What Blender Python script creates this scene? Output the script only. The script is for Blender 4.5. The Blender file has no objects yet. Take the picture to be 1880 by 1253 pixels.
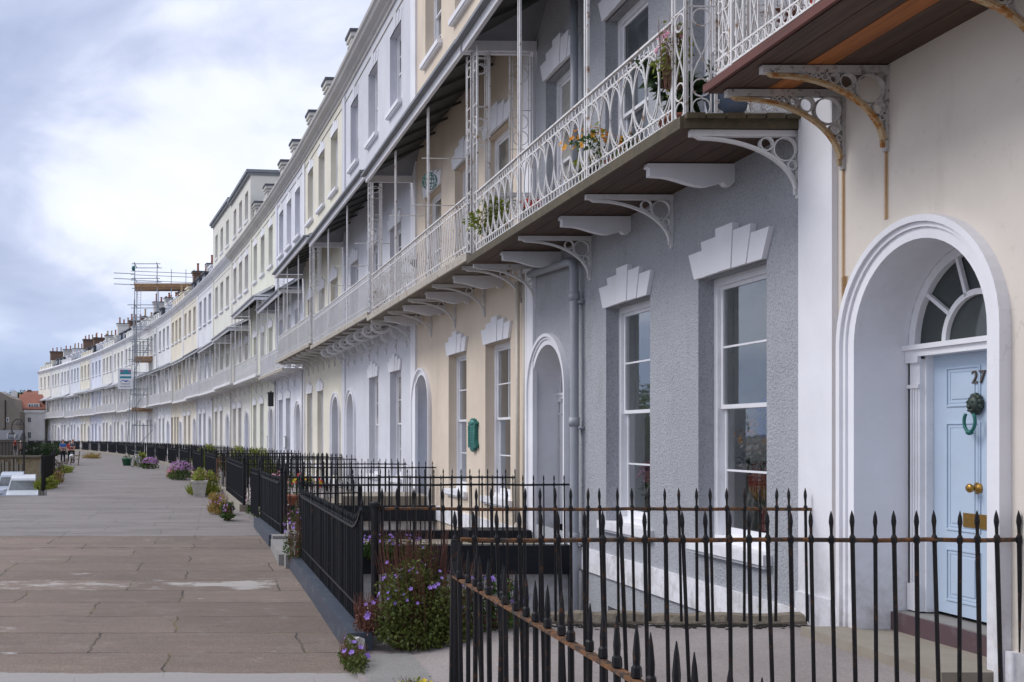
import bpy, math, random
from mathutils import Vector, Matrix, noise as mnoise
random.seed(7)
R = math.radians
PI = math.pi
scene = bpy.context.scene
COL = scene.collection
F, PX, HY = 1900.0, 400.0, 799.0          # the photograph's lens: focal length and principal point in its pixels
sin, cos = math.sin, math.cos

def rnd(a, b): return random.uniform(a, b)
def xw(Y):                                  # plan of the crescent: lateral position of the house fronts
    d = Y - 10.0
    return 5.33 - .012*d - .00105*d*d
def ysolve(px):
    lo, hi = 1.0, 400.0
    for _ in range(60):
        m = .5*(lo+hi)
        if PX + F*xw(m)/m > px: lo = m
        else: hi = m
    return .5*(lo+hi)
def g(Y): return -1.92 - .0021*max(0, Y-9)   # level of the walkway

# ------------------------------------------------------------------ mesh collector
class MB:
    def __init__(s): s.v = []; s.f = []
    def add(s, vs, fs):
        n = len(s.v); s.v += [tuple(p) for p in vs]; s.f += [tuple(i+n for i in q) for q in fs]
    def poly(s, pts): s.add(pts, [tuple(range(len(pts)))])
    def box(s, x0, x1, y0, y1, z0, z1, T=None):
        vs = [(x0,y0,z0),(x1,y0,z0),(x1,y1,z0),(x0,y1,z0),(x0,y0,z1),(x1,y0,z1),(x1,y1,z1),(x0,y1,z1)]
        if T: vs = [T @ Vector(p) for p in vs]
        s.add(vs, [(3,2,1,0),(4,5,6,7),(0,1,5,4),(1,2,6,5),(2,3,7,6),(3,0,4,7)])
    def bar(s, a, b, w, h=None, up=(0,0,1)):
        a, b = Vector(a), Vector(b); h = h or w
        d = (b-a).normalized(); u = Vector(up)
        if abs(d.dot(u)) > .98: u = Vector((1,0,0))
        sd = d.cross(u).normalized(); u = sd.cross(d)
        vs = []
        for p in (a, b):
            for k, l in ((-1,-1),(1,-1),(1,1),(-1,1)): vs.append(p + sd*k*w/2 + u*l*h/2)
        s.add(vs, [(0,1,2,3),(7,6,5,4),(0,4,5,1),(1,5,6,2),(2,6,7,3),(3,7,4,0)])
    def tube(s, pts, r, n=5, closed=False, caps=True):
        pts = [Vector(p) for p in pts]; N = len(pts)
        rr = r if isinstance(r, (list, tuple)) else [r]*N
        base = len(s.v); pu = None
        for i, p in enumerate(pts):
            if closed: d = pts[(i+1) % N]-pts[i-1]
            else: d = pts[min(i+1,N-1)]-pts[max(i-1,0)]
            if d.length < 1e-9: d = Vector((0,0,1))
            d.normalize()
            if pu is None:
                pu = Vector((0,0,1)) if abs(d.z) < .9 else Vector((1,0,0))
            sd = d.cross(pu)
            if sd.length < 1e-5: sd = d.cross(Vector((.3,.9,.1)))
            sd.normalize(); pu = sd.cross(d)
            for k in range(n):
                a = 2*PI*k/n + PI/n
                s.v.append(tuple(p + (sd*cos(a) + pu*sin(a))*rr[i]))
        m = N if closed else N-1
        for i in range(m):
            a = base+i*n; b = base+((i+1) % N)*n
            for k in range(n): s.f.append((a+k, a+(k+1) % n, b+(k+1) % n, b+k))
        if not closed and caps:
            s.f.append(tuple(base+k for k in range(n))[::-1]); s.f.append(tuple(base+(N-1)*n+k for k in range(n)))
    def ring(s, c, ax, ay, rx, rz, r, seg=14, n=4):
        c, ax, ay = Vector(c), Vector(ax), Vector(ay)
        s.tube([c + ax*rx*cos(2*PI*k/seg) + ay*rz*sin(2*PI*k/seg) for k in range(seg)], r, n, True)
    def lathe(s, prof, c=(0,0,0), n=10, T=None):
        c = Vector(c); base = len(s.v)
        for (r, z) in prof:
            for k in range(n):
                p = Vector((r*cos(2*PI*k/n), r*sin(2*PI*k/n), z))
                if T: p = T @ p
                s.v.append(tuple(p + c))
        for i in range(len(prof)-1):
            a = base+i*n; b = a+n
            for k in range(n): s.f.append((a+k, a+(k+1) % n, b+(k+1) % n, b+k))
        s.f.append(tuple(base+k for k in range(n))[::-1]); s.f.append(tuple(base+(len(prof)-1)*n+k for k in range(n)))
    def prism(s, poly, y0, y1, fn=lambda a, y, b: (a, y, b)):       # polygon (a,b), extruded along y
        n = len(poly)
        vs = [fn(a, y0, b) for a, b in poly] + [fn(a, y1, b) for a, b in poly]
        s.add(vs, [tuple(range(n)), tuple(range(2*n-1, n-1, -1))] + [(i, i+n, (i+1) % n + n, (i+1) % n) for i in range(n)])
    def ball(s, c, rx, ry, rz, n=10, m=7):
        prof = [(max(.001, sin(PI*i/m)), -cos(PI*i/m)) for i in range(m+1)]
        s.lathe(prof, c, n, Matrix.Diagonal((rx, ry, rz)))
    def build(s, name, mat, parent=None, smooth=False, loc=None):
        me = bpy.data.meshes.new(name)
        me.from_pydata(s.v, [], s.f)
        if smooth: me.polygons.foreach_set('use_smooth', [True]*len(me.polygons))
        me.update()
        return link(name, me, mat, parent, loc)
def link(name, me, mat=None, parent=None, loc=None):
    if mat and not me.materials: me.materials.append(mat)
    o = bpy.data.objects.new(name, me); COL.objects.link(o)
    if parent: o.parent = parent
    if loc: o.location = loc
    return o
def empty(name, loc=(0,0,0), rz=0.0):
    o = bpy.data.objects.new(name, None); COL.objects.link(o)
    o.location = loc; o.rotation_euler = (0,0,rz); o.empty_display_size = .2
    return o
def tag(o, label=None, cat=None, group=None, kind=None):
    if label: o['label'] = label
    if cat: o['category'] = cat
    if group: o['group'] = group
    if kind: o['kind'] = kind
    return o
def struct(mb, name, m): return tag(mb.build(name, m), kind='structure')

# ------------------------------------------------------------------ materials
class NT:
    def __init__(s, name):
        s.m = bpy.data.materials.new(name); s.m.use_nodes = True
        s.t = s.m.node_tree; s.n = s.t.nodes; s.b = s.n['Principled BSDF']; s.out = s.n['Material Output']
        s.geo = s.n.new('ShaderNodeNewGeometry').outputs['Position']
    def L(s, a, b): s.t.links.new(a, b)
    def noise(s, scale, detail=5, rough=.6, vec=None, dist=0):
        n = s.n.new('ShaderNodeTexNoise'); n.inputs['Scale'].default_value = scale; n.inputs['Detail'].default_value = detail
        n.inputs['Roughness'].default_value = rough; n.inputs['Distortion'].default_value = dist
        s.L(vec or s.geo, n.inputs['Vector']); return n.outputs['Fac']
    def map(s, sc=(1,1,1), loc=(0,0,0), vec=None):
        n = s.n.new('ShaderNodeMapping'); n.inputs['Scale'].default_value = sc; n.inputs['Location'].default_value = loc
        s.L(vec or s.geo, n.inputs['Vector']); return n.outputs[0]
    def ramp(s, fac, stops, interp='LINEAR'):
        n = s.n.new('ShaderNodeValToRGB'); n.color_ramp.interpolation = interp
        e = n.color_ramp.elements
        while len(e) < len(stops): e.new(.5)
        for i, (p, c) in enumerate(stops):
            e[i].position = p; e[i].color = (c if isinstance(c, (tuple, list)) else (c,c,c)) + (() if isinstance(c, tuple) and len(c) == 4 else (1,))
        s.L(fac, n.inputs[0]); return n.outputs[0]
    def mix(s, fac, a, b, mode='MIX'):
        n = s.n.new('ShaderNodeMixRGB'); n.blend_type = mode
        for k, x in ((0, fac), (1, a), (2, b)):
            if isinstance(x, (int, float)): n.inputs[k].default_value = x if k == 0 else (x,x,x,1)
            elif isinstance(x, tuple): n.inputs[k].default_value = x + (1,)
            else: s.L(x, n.inputs[k])
        return n.outputs[0]
    def math(s, op, a, b=0.0, clamp=False):
        n = s.n.new('ShaderNodeMath'); n.operation = op; n.use_clamp = clamp
        for k, x in ((0, a), (1, b)):
            if isinstance(x, (int, float)): n.inputs[k].default_value = x
            else: s.L(x, n.inputs[k])
        return n.outputs[0]
    def bump(s, h, strength, dist=.01):
        n = s.n.new('ShaderNodeBump'); n.inputs['Strength'].default_value = strength; n.inputs['Distance'].default_value = dist
        s.L(h, n.inputs['Height']); s.L(n.outputs[0], s.b.inputs['Normal'])
    def color(s, c):
        if isinstance(c, tuple): s.b.inputs['Base Color'].default_value = c + (1,)
        else: s.L(c, s.b.inputs['Base Color'])
    def rough(s, r): s.b.inputs['Roughness'].default_value = r
def scl(c, k): return tuple(min(1, x*k) for x in c)

def stucco(name, c, bump=.25, bscale=60, dirt=.35, dirtcol=(.30,.25,.19), bdist=.004):
    t = NT(name); n1 = t.noise(.55, 6, .65); n2 = t.noise(1, 5, .6, t.map((2.1,2.1,.3))); n3 = t.noise(9, 5, .7)
    base = t.mix(t.ramp(n1, [(.3,0.),(.7,1.)]), scl(c,.87), scl(c,1.06))
    st = t.math('MULTIPLY', t.ramp(n2, [(.58,0.),(.85,1.)]), dirt)
    base = t.mix(t.math('MULTIPLY', st, .55), base, dirtcol)
    base = t.mix(t.math('MULTIPLY', t.ramp(n3, [(.60,0.),(.74,1.)]), dirt*.35), base, scl(dirtcol,1.3))
    v = t.n.new('ShaderNodeTexVoronoi'); v.feature = 'DISTANCE_TO_EDGE'; v.inputs['Scale'].default_value = .75
    wv = t.n.new('ShaderNodeVectorMath'); wv.operation = 'MULTIPLY_ADD'; nz = t.n.new('ShaderNodeTexNoise'); nz.inputs['Scale'].default_value = 2.5; nz.inputs['Detail'].default_value = 8; t.L(t.geo, nz.inputs['Vector'])
    t.L(nz.outputs['Color'], wv.inputs[0]); wv.inputs[1].default_value = (.7,.7,.7); t.L(t.geo, wv.inputs[2]); t.L(wv.outputs[0], v.inputs['Vector'])
    ck = t.math('MULTIPLY', t.math('LESS_THAN', v.outputs['Distance'], .003), t.ramp(t.noise(.8,3), [(.54,0.),(.68,.16)]))
    base = t.mix(ck, base, scl(dirtcol,.7))
    sx = t.n.new('ShaderNodeSeparateXYZ'); t.L(t.geo, sx.inputs[0])
    gz = t.math('MULTIPLY', t.math('SUBTRACT', -.75, sx.outputs[2]), 1.0, True)
    gm = t.math('MULTIPLY', gz, t.ramp(t.noise(4.5,6,.75), [(.42,0.),(.66,.55)]))
    base = t.mix(gm, base, scl(dirtcol,.75))
    t.color(base); t.rough(.85); t.bump(t.noise(bscale, 4, .6), bump, bdist); return t.m
def pebbledash(name, c):
    t = NT(name)
    v = t.n.new('ShaderNodeTexVoronoi'); v.inputs['Scale'].default_value = 46; t.L(t.map((1,1,1)), v.inputs['Vector'])
    n0 = t.noise(44, 4, .7); n1 = t.noise(.5, 5, .6)
    base = t.mix(t.ramp(n1, [(.3,0.),(.7,1.)]), scl(c,.92), scl(c,1.06))
    base = t.mix(t.ramp(n0, [(.38,.85),(.52,0.)]), base, scl(c,.66))
    base = t.mix(t.ramp(t.noise(1.3, 6, .7), [(.42,.0),(.75,.4)]), base, scl(c,1.12))
    base = t.mix(t.ramp(t.noise(.9, 6, .75, t.map((1.6,1.6,.5))), [(.56,0.),(.7,.35)]), base, (.22,.215,.20))
    st = t.ramp(t.noise(1, 5, .6, t.map((2.6,2.6,.3))), [(.55,0.),(.8,.4)])
    base = t.mix(st, base, scl(c,.75))
    t.color(base); t.rough(.9)
    h = t.math('ADD', t.math('MULTIPLY', v.outputs['Distance'], -.6), t.math('MULTIPLY', n0, 1.4))
    t.bump(h, .9, .012); return t.m
def paint(name, c, rough=.45, rust=0.0, rustcol=(.22,.085,.025), wear=.25, wearcol=(.33,.28,.22), scale=7):
    t = NT(name); base = t.mix(t.ramp(t.noise(scale*.3, 5, .6), [(.3,0.),(.7,1.)]), scl(c,.9), scl(c,1.05))
    base = t.mix(t.math('MULTIPLY', t.ramp(t.noise(scale, 6, .7), [(.55,0.),(.7,1.)]), wear), base, wearcol)
    if rust:
        fr = t.ramp(t.noise(scale*1.7, 6, .75), [(.66-.22*rust,0.),(.74-.2*rust,1.)])
        base = t.mix(fr, base, t.mix(t.noise(40,3), scl(rustcol,.5), scl(rustcol,1.5)))
        t.L(t.math('ADD', t.math('MULTIPLY', fr, .5), rough, True), t.b.inputs['Roughness'])
    else: t.rough(rough)
    t.color(base); t.bump(t.noise(70, 4, .6), .2, .002)
    if max(c) < .03: t.b.inputs['Specular IOR Level'].default_value = .22
    return t.m
def wood(name, c, c2, sc=(30,1.2,30), rough=.7):
    t = NT(name); n = t.noise(1, 6, .65, t.map(sc), .4)
    base = t.mix(t.ramp(n, [(.3,0.),(.72,1.)]), c2, c); t.color(base); t.rough(rough); t.bump(n, .25, .004); return t.m
def plain(name, c, rough=.5, metal=0.0, var=.12, sc=8):
    t = NT(name); t.color(t.mix(t.noise(sc, 5, .6), scl(c,1-var), scl(c,1+var))); t.rough(rough)
    t.b.inputs['Metallic'].default_value = metal; return t.m
def leafmat(name, c1, c2, c3=None, sc=6.0):
    t = NT(name); n = t.noise(sc, 3, .7); w = t.n.new('ShaderNodeTexWhiteNoise'); t.L(t.map((23,23,23)), w.inputs['Vector'])
    base = t.mix(t.ramp(n, [(.36,0.),(.64,1.)]), c1, c2)
    base = t.mix(t.ramp(w.outputs['Value'], [(.55,0.),(1.,.55)]), base, c3 or scl(c2,1.6))
    t.color(base); t.rough(.55); t.b.inputs['Specular IOR Level'].default_value = .3
    tr = t.n.new('ShaderNodeBsdfTranslucent'); t.L(base, tr.inputs[0]); mx = t.n.new('ShaderNodeMixShader'); mx.inputs[0].default_value = .25
    t.L(t.b.outputs[0], mx.inputs[1]); t.L(tr.outputs[0], mx.inputs[2]); t.L(mx.outputs[0], t.out.inputs[0]); return t.m
def glassmat(name):
    t = NT(name); tr = t.n.new('ShaderNodeBsdfTransparent'); tr.inputs[0].default_value = (.93,.96,.94,1)
    gl = t.n.new('ShaderNodeBsdfGlossy'); gl.inputs['Roughness'].default_value = .015; gl.inputs[0].default_value = (.95,.97,1,1)
    fr = t.n.new('ShaderNodeFresnel'); fr.inputs[0].default_value = 1.55
    bp = t.n.new('ShaderNodeBump'); bp.inputs['Strength'].default_value = .03; bp.inputs['Distance'].default_value = .02; t.L(t.noise(3.5,2), bp.inputs['Height']); t.L(bp.outputs[0], gl.inputs['Normal'])
    mx = t.n.new('ShaderNodeMixShader'); t.L(t.math('MULTIPLY', fr.outputs[0], 2.3, True), mx.inputs[0])
    t.L(tr.outputs[0], mx.inputs[1]); t.L(gl.outputs[0], mx.inputs[2]); t.L(mx.outputs[0], t.out.inputs[0]); return t.m
def darkglass(name, c=(.045,.05,.055)):
    t = NT(name); t.color(t.mix(t.ramp(t.noise(.9,3), [(.4,0.),(.6,1.)]), c, scl(c,3.2))); t.rough(.06); t.b.inputs['IOR'].default_value = 1.6
    t.bump(t.noise(2.5,2), .05, .02); return t.m

M = {}
M['trim'] = stucco('white_masonry_paint', (.82,.815,.85), .12, 40, .35, (.34,.30,.26))
M['trim_fine'] = paint('white_gloss_joinery', (.83,.825,.85), .35, wear=.1)
M['iron_white'] = paint('white_painted_ironwork', (.74,.72,.71), .5, rust=.42, rustcol=(.30,.15,.05), wear=.45, scale=5)
M['iron_white_clean'] = paint('cleaner_white_ironwork', (.76,.75,.75), .5, rust=.2, rustcol=(.30,.15,.06), wear=.3, scale=3)
M['iron_rusty'] = paint('rust_bled_white_ironwork', (.50,.36,.20), .6, rust=.75, rustcol=(.34,.13,.025), wear=.6, scale=5)
M['iron_peel'] = paint('peeling_white_ironwork', (.50,.47,.45), .65, rust=.45, rustcol=(.10,.06,.04), wear=.8, wearcol=(.22,.18,.15), scale=11)
M['iron_black'] = paint('black_railing_paint', (.012,.013,.016), .35, rust=.12, wear=.12, wearcol=(.05,.05,.055))
M['iron_black_rust'] = paint('rusty_black_railing_paint', (.012,.012,.014), .42, rust=.40, rustcol=(.085,.038,.018), wear=.3, wearcol=(.05,.042,.038), scale=11)
M['rail_rust'] = paint('rusted_rail_iron', (.035,.025,.02), .6, rust=1.0, rustcol=(.17,.075,.03), scale=12)
M['kerb_blue'] = paint('blue_black_kerb_paint', (.040,.052,.075), .5, wear=.85, wearcol=(.13,.135,.145), scale=6)
M['black_wall'] = paint('black_masonry_paint', (.012,.014,.019), .5, wear=.25, wearcol=(.05,.05,.05))
M['lead'] = plain('lead_sheet', (.20,.21,.23), .55, 0, .25, 3)
M['under'] = paint('dark_canopy_underside', (.055,.058,.055), .8, wear=.5, wearcol=(.11,.11,.10), scale=4)
M['slate'] = plain('roof_slate', (.075,.08,.095), .6, 0, .3, 2)
M['board'] = wood('dark_balcony_board', (.115,.06,.036), (.035,.021,.015))
M['board_orange'] = wood('bare_orange_balcony_board', (.50,.17,.035), (.22,.07,.018))
M['board_red'] = wood('red_brown_edge_board', (.17,.05,.035), (.07,.024,.018))
M['board_moss'] = wood('mossy_board_end', (.12,.09,.05), (.05,.042,.02), (9,9,9))
M['brick'] = stucco('brown_brickwork', (.17,.105,.075), .5, 40, .5)
M['pot_red'] = plain('terracotta', (.34,.12,.07), .75)
M['pot_buff'] = plain('buff_clay', (.42,.30,.17), .75)
M['glass'] = glassmat('window_glass')
M['dglass'] = darkglass('reflecting_window_glass')
M['fglass'] = darkglass('fanlight_glass', (.012,.015,.014))
M['cglass'] = darkglass('curtained_window_glass', (.13,.125,.11))
M['curtain'] = plain('cream_curtain', (.62,.55,.43), .9)
M['shutter'] = paint('interior_shutter_paint', (.86,.90,.86), .4, wear=.06)
M['door_blue'] = paint('pale_blue_door_paint', (.47,.57,.69), .4, wear=.05, scale=3)
M['brass'] = plain('aged_brass', (.42,.24,.06), .35, .9, .35, 30)
M['bronze'] = plain('dark_bronze', (.13,.10,.085), .5, .5, .4, 30)
M['verdigris'] = plain('verdigris_bronze', (.02,.14,.12), .5, .2, .5, 25)
M['stone_grey'] = stucco('grey_step_stone', (.26,.25,.24), .4, 30, .5)
M['purple_step'] = paint('purple_red_step_paint', (.10,.06,.068), .55, wear=.35, wearcol=(.2,.17,.16))
M['stone'] = stucco('worn_paving_stone', (.31,.275,.225), .5, 30, .6)
M['coping'] = stucco('weathered_coping_stone', (.26,.22,.17), .9, 14, 1.0, (.05,.045,.035), .02)
M['plant_soil'] = plain('soil', (.05,.035,.025), .95)
M['pipe_grey'] = paint('grey_downpipe_paint', (.34,.355,.39), .45, wear=.15)
M['pipe_cream'] = paint('cream_downpipe_paint', (.62,.56,.47), .5, wear=.2)
M['steel'] = plain('galvanised_tube', (.33,.36,.38), .4, .6, .25, 4)
M['plank'] = wood('scaffold_plank', (.42,.25,.13), (.25,.14,.07), (4,4,4))
M['skin'] = plain('skin', (.55,.30,.22), .6, 0, .06)

def grass_mats():
    M['leaf'] = leafmat('bush_leaf', (.025,.055,.012), (.06,.12,.02))
    M['leaf_mix'] = leafmat('mixed_bush_leaf', (.045,.085,.015), (.11,.15,.03), (.22,.12,.05), 9)
    M['leaf_y'] = leafmat('yellow_green_leaf', (.14,.19,.03), (.28,.30,.05))
    M['leaf_red'] = leafmat('reddish_stem', (.12,.04,.035), (.19,.09,.06))
    M['leaf_dry'] = leafmat('dry_grass', (.26,.17,.05), (.38,.29,.10))
    M['leaf_dark'] = leafmat('dark_foliage', (.014,.035,.012), (.035,.07,.02))
    M['f_purple'] = leafmat('purple_petal', (.25,.14,.55), (.38,.24,.70))
    M['f_pink'] = leafmat('pink_petal', (.55,.20,.30), (.65,.33,.42))
    M['f_mauve'] = leafmat('mauve_petal', (.27,.12,.30), (.42,.22,.45))
    M['f_red'] = leafmat('red_petal', (.55,.03,.04), (.65,.08,.06))
    M['f_orange'] = leafmat('orange_petal', (.65,.22,.02), (.75,.38,.05))
    M['f_yellow'] = leafmat('yellow_petal', (.70,.50,.02), (.80,.60,.05))
    M['f_white'] = leafmat('white_petal', (.65,.6,.55), (.75,.7,.66))
    M['f_blue'] = leafmat('blue_petal', (.10,.14,.50), (.20,.26,.62))
grass_mats()

# ------------------------------------------------------------------ foliage helpers
def rv():
    while True:
        v = Vector((rnd(-1,1), rnd(-1,1), rnd(-1,1)))
        if .05 < v.length < 1: return v
def leaf(mb, p, d, up, l, w):
    d = d.normalized(); sd = d.cross(up)
    if sd.length < .01: sd = d.cross(Vector((1,.2,0)))
    sd.normalize(); nrm = sd.cross(d)
    mb.add([p, p+d*l*.45+sd*w*.5+nrm*w*.12, p+d*l, p+d*l*.45-sd*w*.5+nrm*w*.12], [(0,1,2),(0,2,3)])
def leaf_cloud(mb, c, rad, n, size, shell=.5, lumps=0, flat=0.0):
    c = Vector(c); L = []
    for k in range(lumps): L.append((rv().normalized()*rnd(.45,.85), rnd(.3,.5)))
    for _ in range(n):
        if L:
            q, r = random.choice(L); v = q + rv()*r
        else:
            v = rv(); v = v.normalized()*(v.length**shell)
        p = c + Vector((v.x*rad[0], v.y*rad[1], v.z*rad[2]))
        d = (rv() + v*.6 + Vector((0,0,-.1)))
        s = size*rnd(.6,1.35); leaf(mb, p, d, rv()+Vector((0,0,1.2*flat)), s, s*.55)
def stems(mb, c, rad, n, r=.003, h=1.0):
    for _ in range(n):
        a = rnd(0,2*PI); q = rnd(0,1)**.5
        b = Vector(c)+Vector((rad[0]*q*cos(a)*.6, rad[1]*q*sin(a)*.6, -rad[2]))
        t = Vector(c)+Vector((rad[0]*q*cos(a)*1.1, rad[1]*q*sin(a)*1.1, rad[2]*h*rnd(.5,1.15)))
        mb.tube([b, (b+t)/2+Vector((rnd(-.03,.03),rnd(-.03,.03),0)), t], [r,r*.8,r*.4], 3)
def flower(mb, p, r, up):
    up = up.normalized(); a = up.cross(Vector((.3,.7,.2))).normalized(); b = up.cross(a)
    for k in range(5):
        th = 2*PI*k/5; d = a*cos(th)+b*sin(th)
        leaf(mb, p, d+up*.35, up, r, r*.7)
def flowers(mb, c, rad, n, r, up=None):
    for _ in range(n):
        v = rv().normalized(); v.z = abs(v.z)*.9 if up is None else v.z
        p = Vector(c)+Vector((v.x*rad[0], v.y*rad[1], v.z*rad[2]))*rnd(.8,1.05)
        flower(mb, p, r*rnd(.7,1.2), v+Vector((-.3,-.5,.4)))
def plant(label, loc, rad, leafm, n=500, size=.06, fl=(), cat='plant', group='plants along the railings', nstem=20, stemm='leaf_red', name='flowering_plant', lumps=0):
    e = tag(empty(name, loc), label, cat, group)
    c = (0,0,rad[2]*.9)
    m = MB(); leaf_cloud(m, c, rad, n, size, .6, lumps)
    nb = int(n*.5) if leafm in ('leaf_dry','leaf_y') and loc[2] < 0 else 0
    if not nb and loc[2] < 0: leaf_cloud(m, (0,0,rad[2]*.32), (rad[0]*1.02,rad[1]*1.02,rad[2]*.36), int(n*.45), size, .4)
    for _ in range(nb):
        a = rnd(0,2*PI); q = rnd(0,1)**.6; b = Vector((rad[0]*q*cos(a), rad[1]*q*sin(a), 0)); hh = rad[2]*rnd(.5,1.7)*(1.15-q*.6)
        leaf(m, b-Vector((0,0,.03)), Vector((cos(a)*q*.5+rnd(-.3,.3), sin(a)*q*.5+rnd(-.3,.3), 1)), rv(), hh, size*(.28 if leafm in ('leaf_dry','leaf_y') else .4))
    m.build('foliage', M[leafm], e)
    m = MB(); stems(m, c, rad, nstem); m.build('stem', M[stemm], e)
    for (mat, k, r) in fl:
        m = MB(); flowers(m, c, rad, k, r); m.build('blossom', M[mat], e)
    return e
def tree(label, loc, h, rad, n, size, mat='leaf_dark', name='broadleaf_tree', lumps=22, group='trees across the road'):
    e = tag(empty(name, loc), label, 'tree', group)
    m = MB(); m.tube([(0,0,0),(rnd(-.2,.2),.1,h*.3),(rnd(-.3,.3),0,h*.6),(0,0,h*.9)], [h*.03,h*.023,h*.014,h*.004], 8)
    for k in range(9):
        a = rnd(0,2*PI); z = h*rnd(.35,.7)
        m.tube([(0,0,z),(cos(a)*rad[0]*.4,sin(a)*rad[1]*.4,z+h*.09),(cos(a)*rad[0]*.8,sin(a)*rad[1]*.8,z+h*.14)], [h*.011,h*.007,h*.003], 5)
    m.build('trunk', M['bark'], e)
    m = MB(); leaf_cloud(m, (0,0,h-rad[2]*.95), rad, n, size, .5, lumps); m.build('crown', M[mat], e)
    return e
M['bark'] = wood('bark', (.09,.065,.045), (.04,.028,.02), (6,6,1.5), .9)

# ------------------------------------------------------------------ house components (local frame: x along the front, y outward, z up from eye level)
def wall_grid(mb, W, z0, z1, ops, depth, y=0.0):
    us = {0.0, W}; zs = {z0, z1}
    for o in ops:
        us |= {o['u0'], o['u1']}; top = o['z1'] + ((o['u1']-o['u0'])/2 if o.get('arch') else 0); o['top'] = top
        zs |= {o['z0'], top}
    us = sorted(us); zs = sorted(zs)
    for i in range(len(us)-1):
        for j in range(len(zs)-1):
            uc = (us[i]+us[i+1])/2; zc = (zs[j]+zs[j+1])/2
            if any(o['u0'] < uc < o['u1'] and o['z0'] < zc < o['top'] for o in ops): continue
            mb.poly([(us[i],y,zs[j]),(us[i],y,zs[j+1]),(us[i+1],y,zs[j+1]),(us[i+1],y,zs[j])])
    for o in ops:
        a, b, c, d = o['u0'], o['u1'], o['z0'], o['z1']
        if o.get('arch'):
            r = (b-a)/2; uc = (a+b)/2; n = 20
            for k in range(n):
                t0 = PI-PI*k/n; t1 = PI-PI*(k+1)/n
                p0 = (uc+r*cos(t0), d+r*sin(t0)); p1 = (uc+r*cos(t1), d+r*sin(t1))
                mb.poly([(p0[0],y,p0[1]),(p0[0],y,o['top']),(p1[0],y,o['top']),(p1[0],y,p1[1])])
        else:
            e = y-depth
            mb.poly([(a,y,c),(a,e,c),(a,e,d),(a,y,d)]); mb.poly([(b,y,c),(b,y,d),(b,e,d),(b,e,c)])
            mb.poly([(a,y,d),(a,e,d),(b,e,d),(b,y,d)]); mb.poly([(a,y,c),(b,y,c),(b,e,c),(a,e,c)])
def lintel(W0, W1, zb, parent, mat, y=.05, hs=(.29,.38,.46), splay=.17):
    m = MB(); w = W1-W0; c = (W0+W1)/2
    f = [-.5,-.3,-.1,.1,.3,.5]; hh = [hs[0],hs[1],hs[2],hs[1],hs[0]]
    for k in range(5):
        b0, b1 = c+f[k]*w, c+f[k+1]*w; t0, t1 = c+f[k]*(w+2*splay), c+f[k+1]*(w+2*splay)
        def at(b, t, hgt): return b+(t-b)*hgt/hs[1]
        gp = .006
        m.prism([(b0+gp*(k>0),zb),(at(b0,t0,hh[k])+gp*(k>0),zb+hh[k]),(at(b1,t1,hh[k]),zb+hh[k]),(b1,zb)], -.02, y+(.02 if k == 2 else .01*(k%2)))
    return m.build('lintel', mat, parent)
def sill(u0, u1, z, parent, mat, d=.09):
    m = MB(); m.box(u0-.1, u1+.1, -.16, d, z-.10, z+.004); m.box(u0-.07, u1+.07, .0, d-.03, z-.135, z-.1)
    return m.build('sill', mat, parent)
def window(u0, u1, z0, z1, parent, cols=1, rows=2, y=-.17, pane='dglass', fr='trim_fine', detail=True, meet=.5):
    m = MB(); fw = .085; zm = z0+(z1-z0)*meet
    m.box(u0+.002, u0+fw, y-.12, y, z0+.002, z1-.002); m.box(u1-fw, u1-.002, y-.12, y, z0+.002, z1-.002)
    m.box(u0+fw, u1-fw, y-.12, y, z1-.085, z1-.002); m.box(u0+fw, u1-fw, y-.12, y+.03, z0+.002, z0+.07)
    a, b = u0+fw, u1-fw
    for (s0, s1, ys) in ((zm-.02, z1-.085, y-.035), (z0+.07, zm+.02, y-.075)):
        st = .045
        m.box(a, a+st, ys-.035, ys, s0, s1); m.box(b-st, b, ys-.035, ys, s0, s1)
        m.box(a+st, b-st, ys-.035, ys, s1-st, s1); m.box(a+st, b-st, ys-.035, ys+.004, s0, s0+(st if s0 > z0+.1 else .09))
        for k in range(1, cols):
            u = a+st+(b-a-2*st)*k/cols; m.box(u-.011, u+.011, ys-.03, ys-.004, s0+st, s1-st)
        for k in range(1, rows):
            z = s0+st+(s1-s0-2*st)*k/rows; m.box(a+st, b-st, ys-.028, ys-.006, z-.011, z+.011)
    o = m.build('window', M[fr], parent)
    p = MB()
    for (s0, s1, ys) in ((zm, z1-.1, y-.054), (z0+.1, zm, y-.094)):
        p.poly([(a+.02,ys,s0),(a+.02,ys,s1),(b-.02,ys,s1),(b-.02,ys,s0)])
    p.build('pane', M[pane], o)
    return o
def sweep_arch(mb, u0, u1, z0, zs, r_in, r_out, y0, y1, n=28):
    """one moulding band round a round-headed opening, from y0 (back) to y1 (face)"""
    uc = (u0+u1)/2; w = (u1-u0)/2
    pi_, po = [], []
    pi_.append((u0-r_in, z0)); po.append((u0-r_out, z0))
    for k in range(n+1):
        t = PI-PI*k/n
        pi_.append((uc+(w+r_in)*cos(t), zs+(w+r_in)*sin(t))); po.append((uc+(w+r_out)*cos(t), zs+(w+r_out)*sin(t)))
    pi_.append((u1+r_in, z0)); po.append((u1+r_out, z0))
    N = len(pi_); vs = []
    for q, y in ((pi_,y0),(pi_,y1),(po,y1),(po,y0)): vs += [(a,y,b) for a, b in q]
    fs = []
    for i in range(N-1):
        for k in range(3): fs.append((k*N+i, k*N+i+1, (k+1)*N+i+1, (k+1)*N+i))
    fs.append((0,N,2*N,3*N)); fs.append((N-1,4*N-1,3*N-1,2*N-1))
    mb.add(vs, fs)
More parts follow.
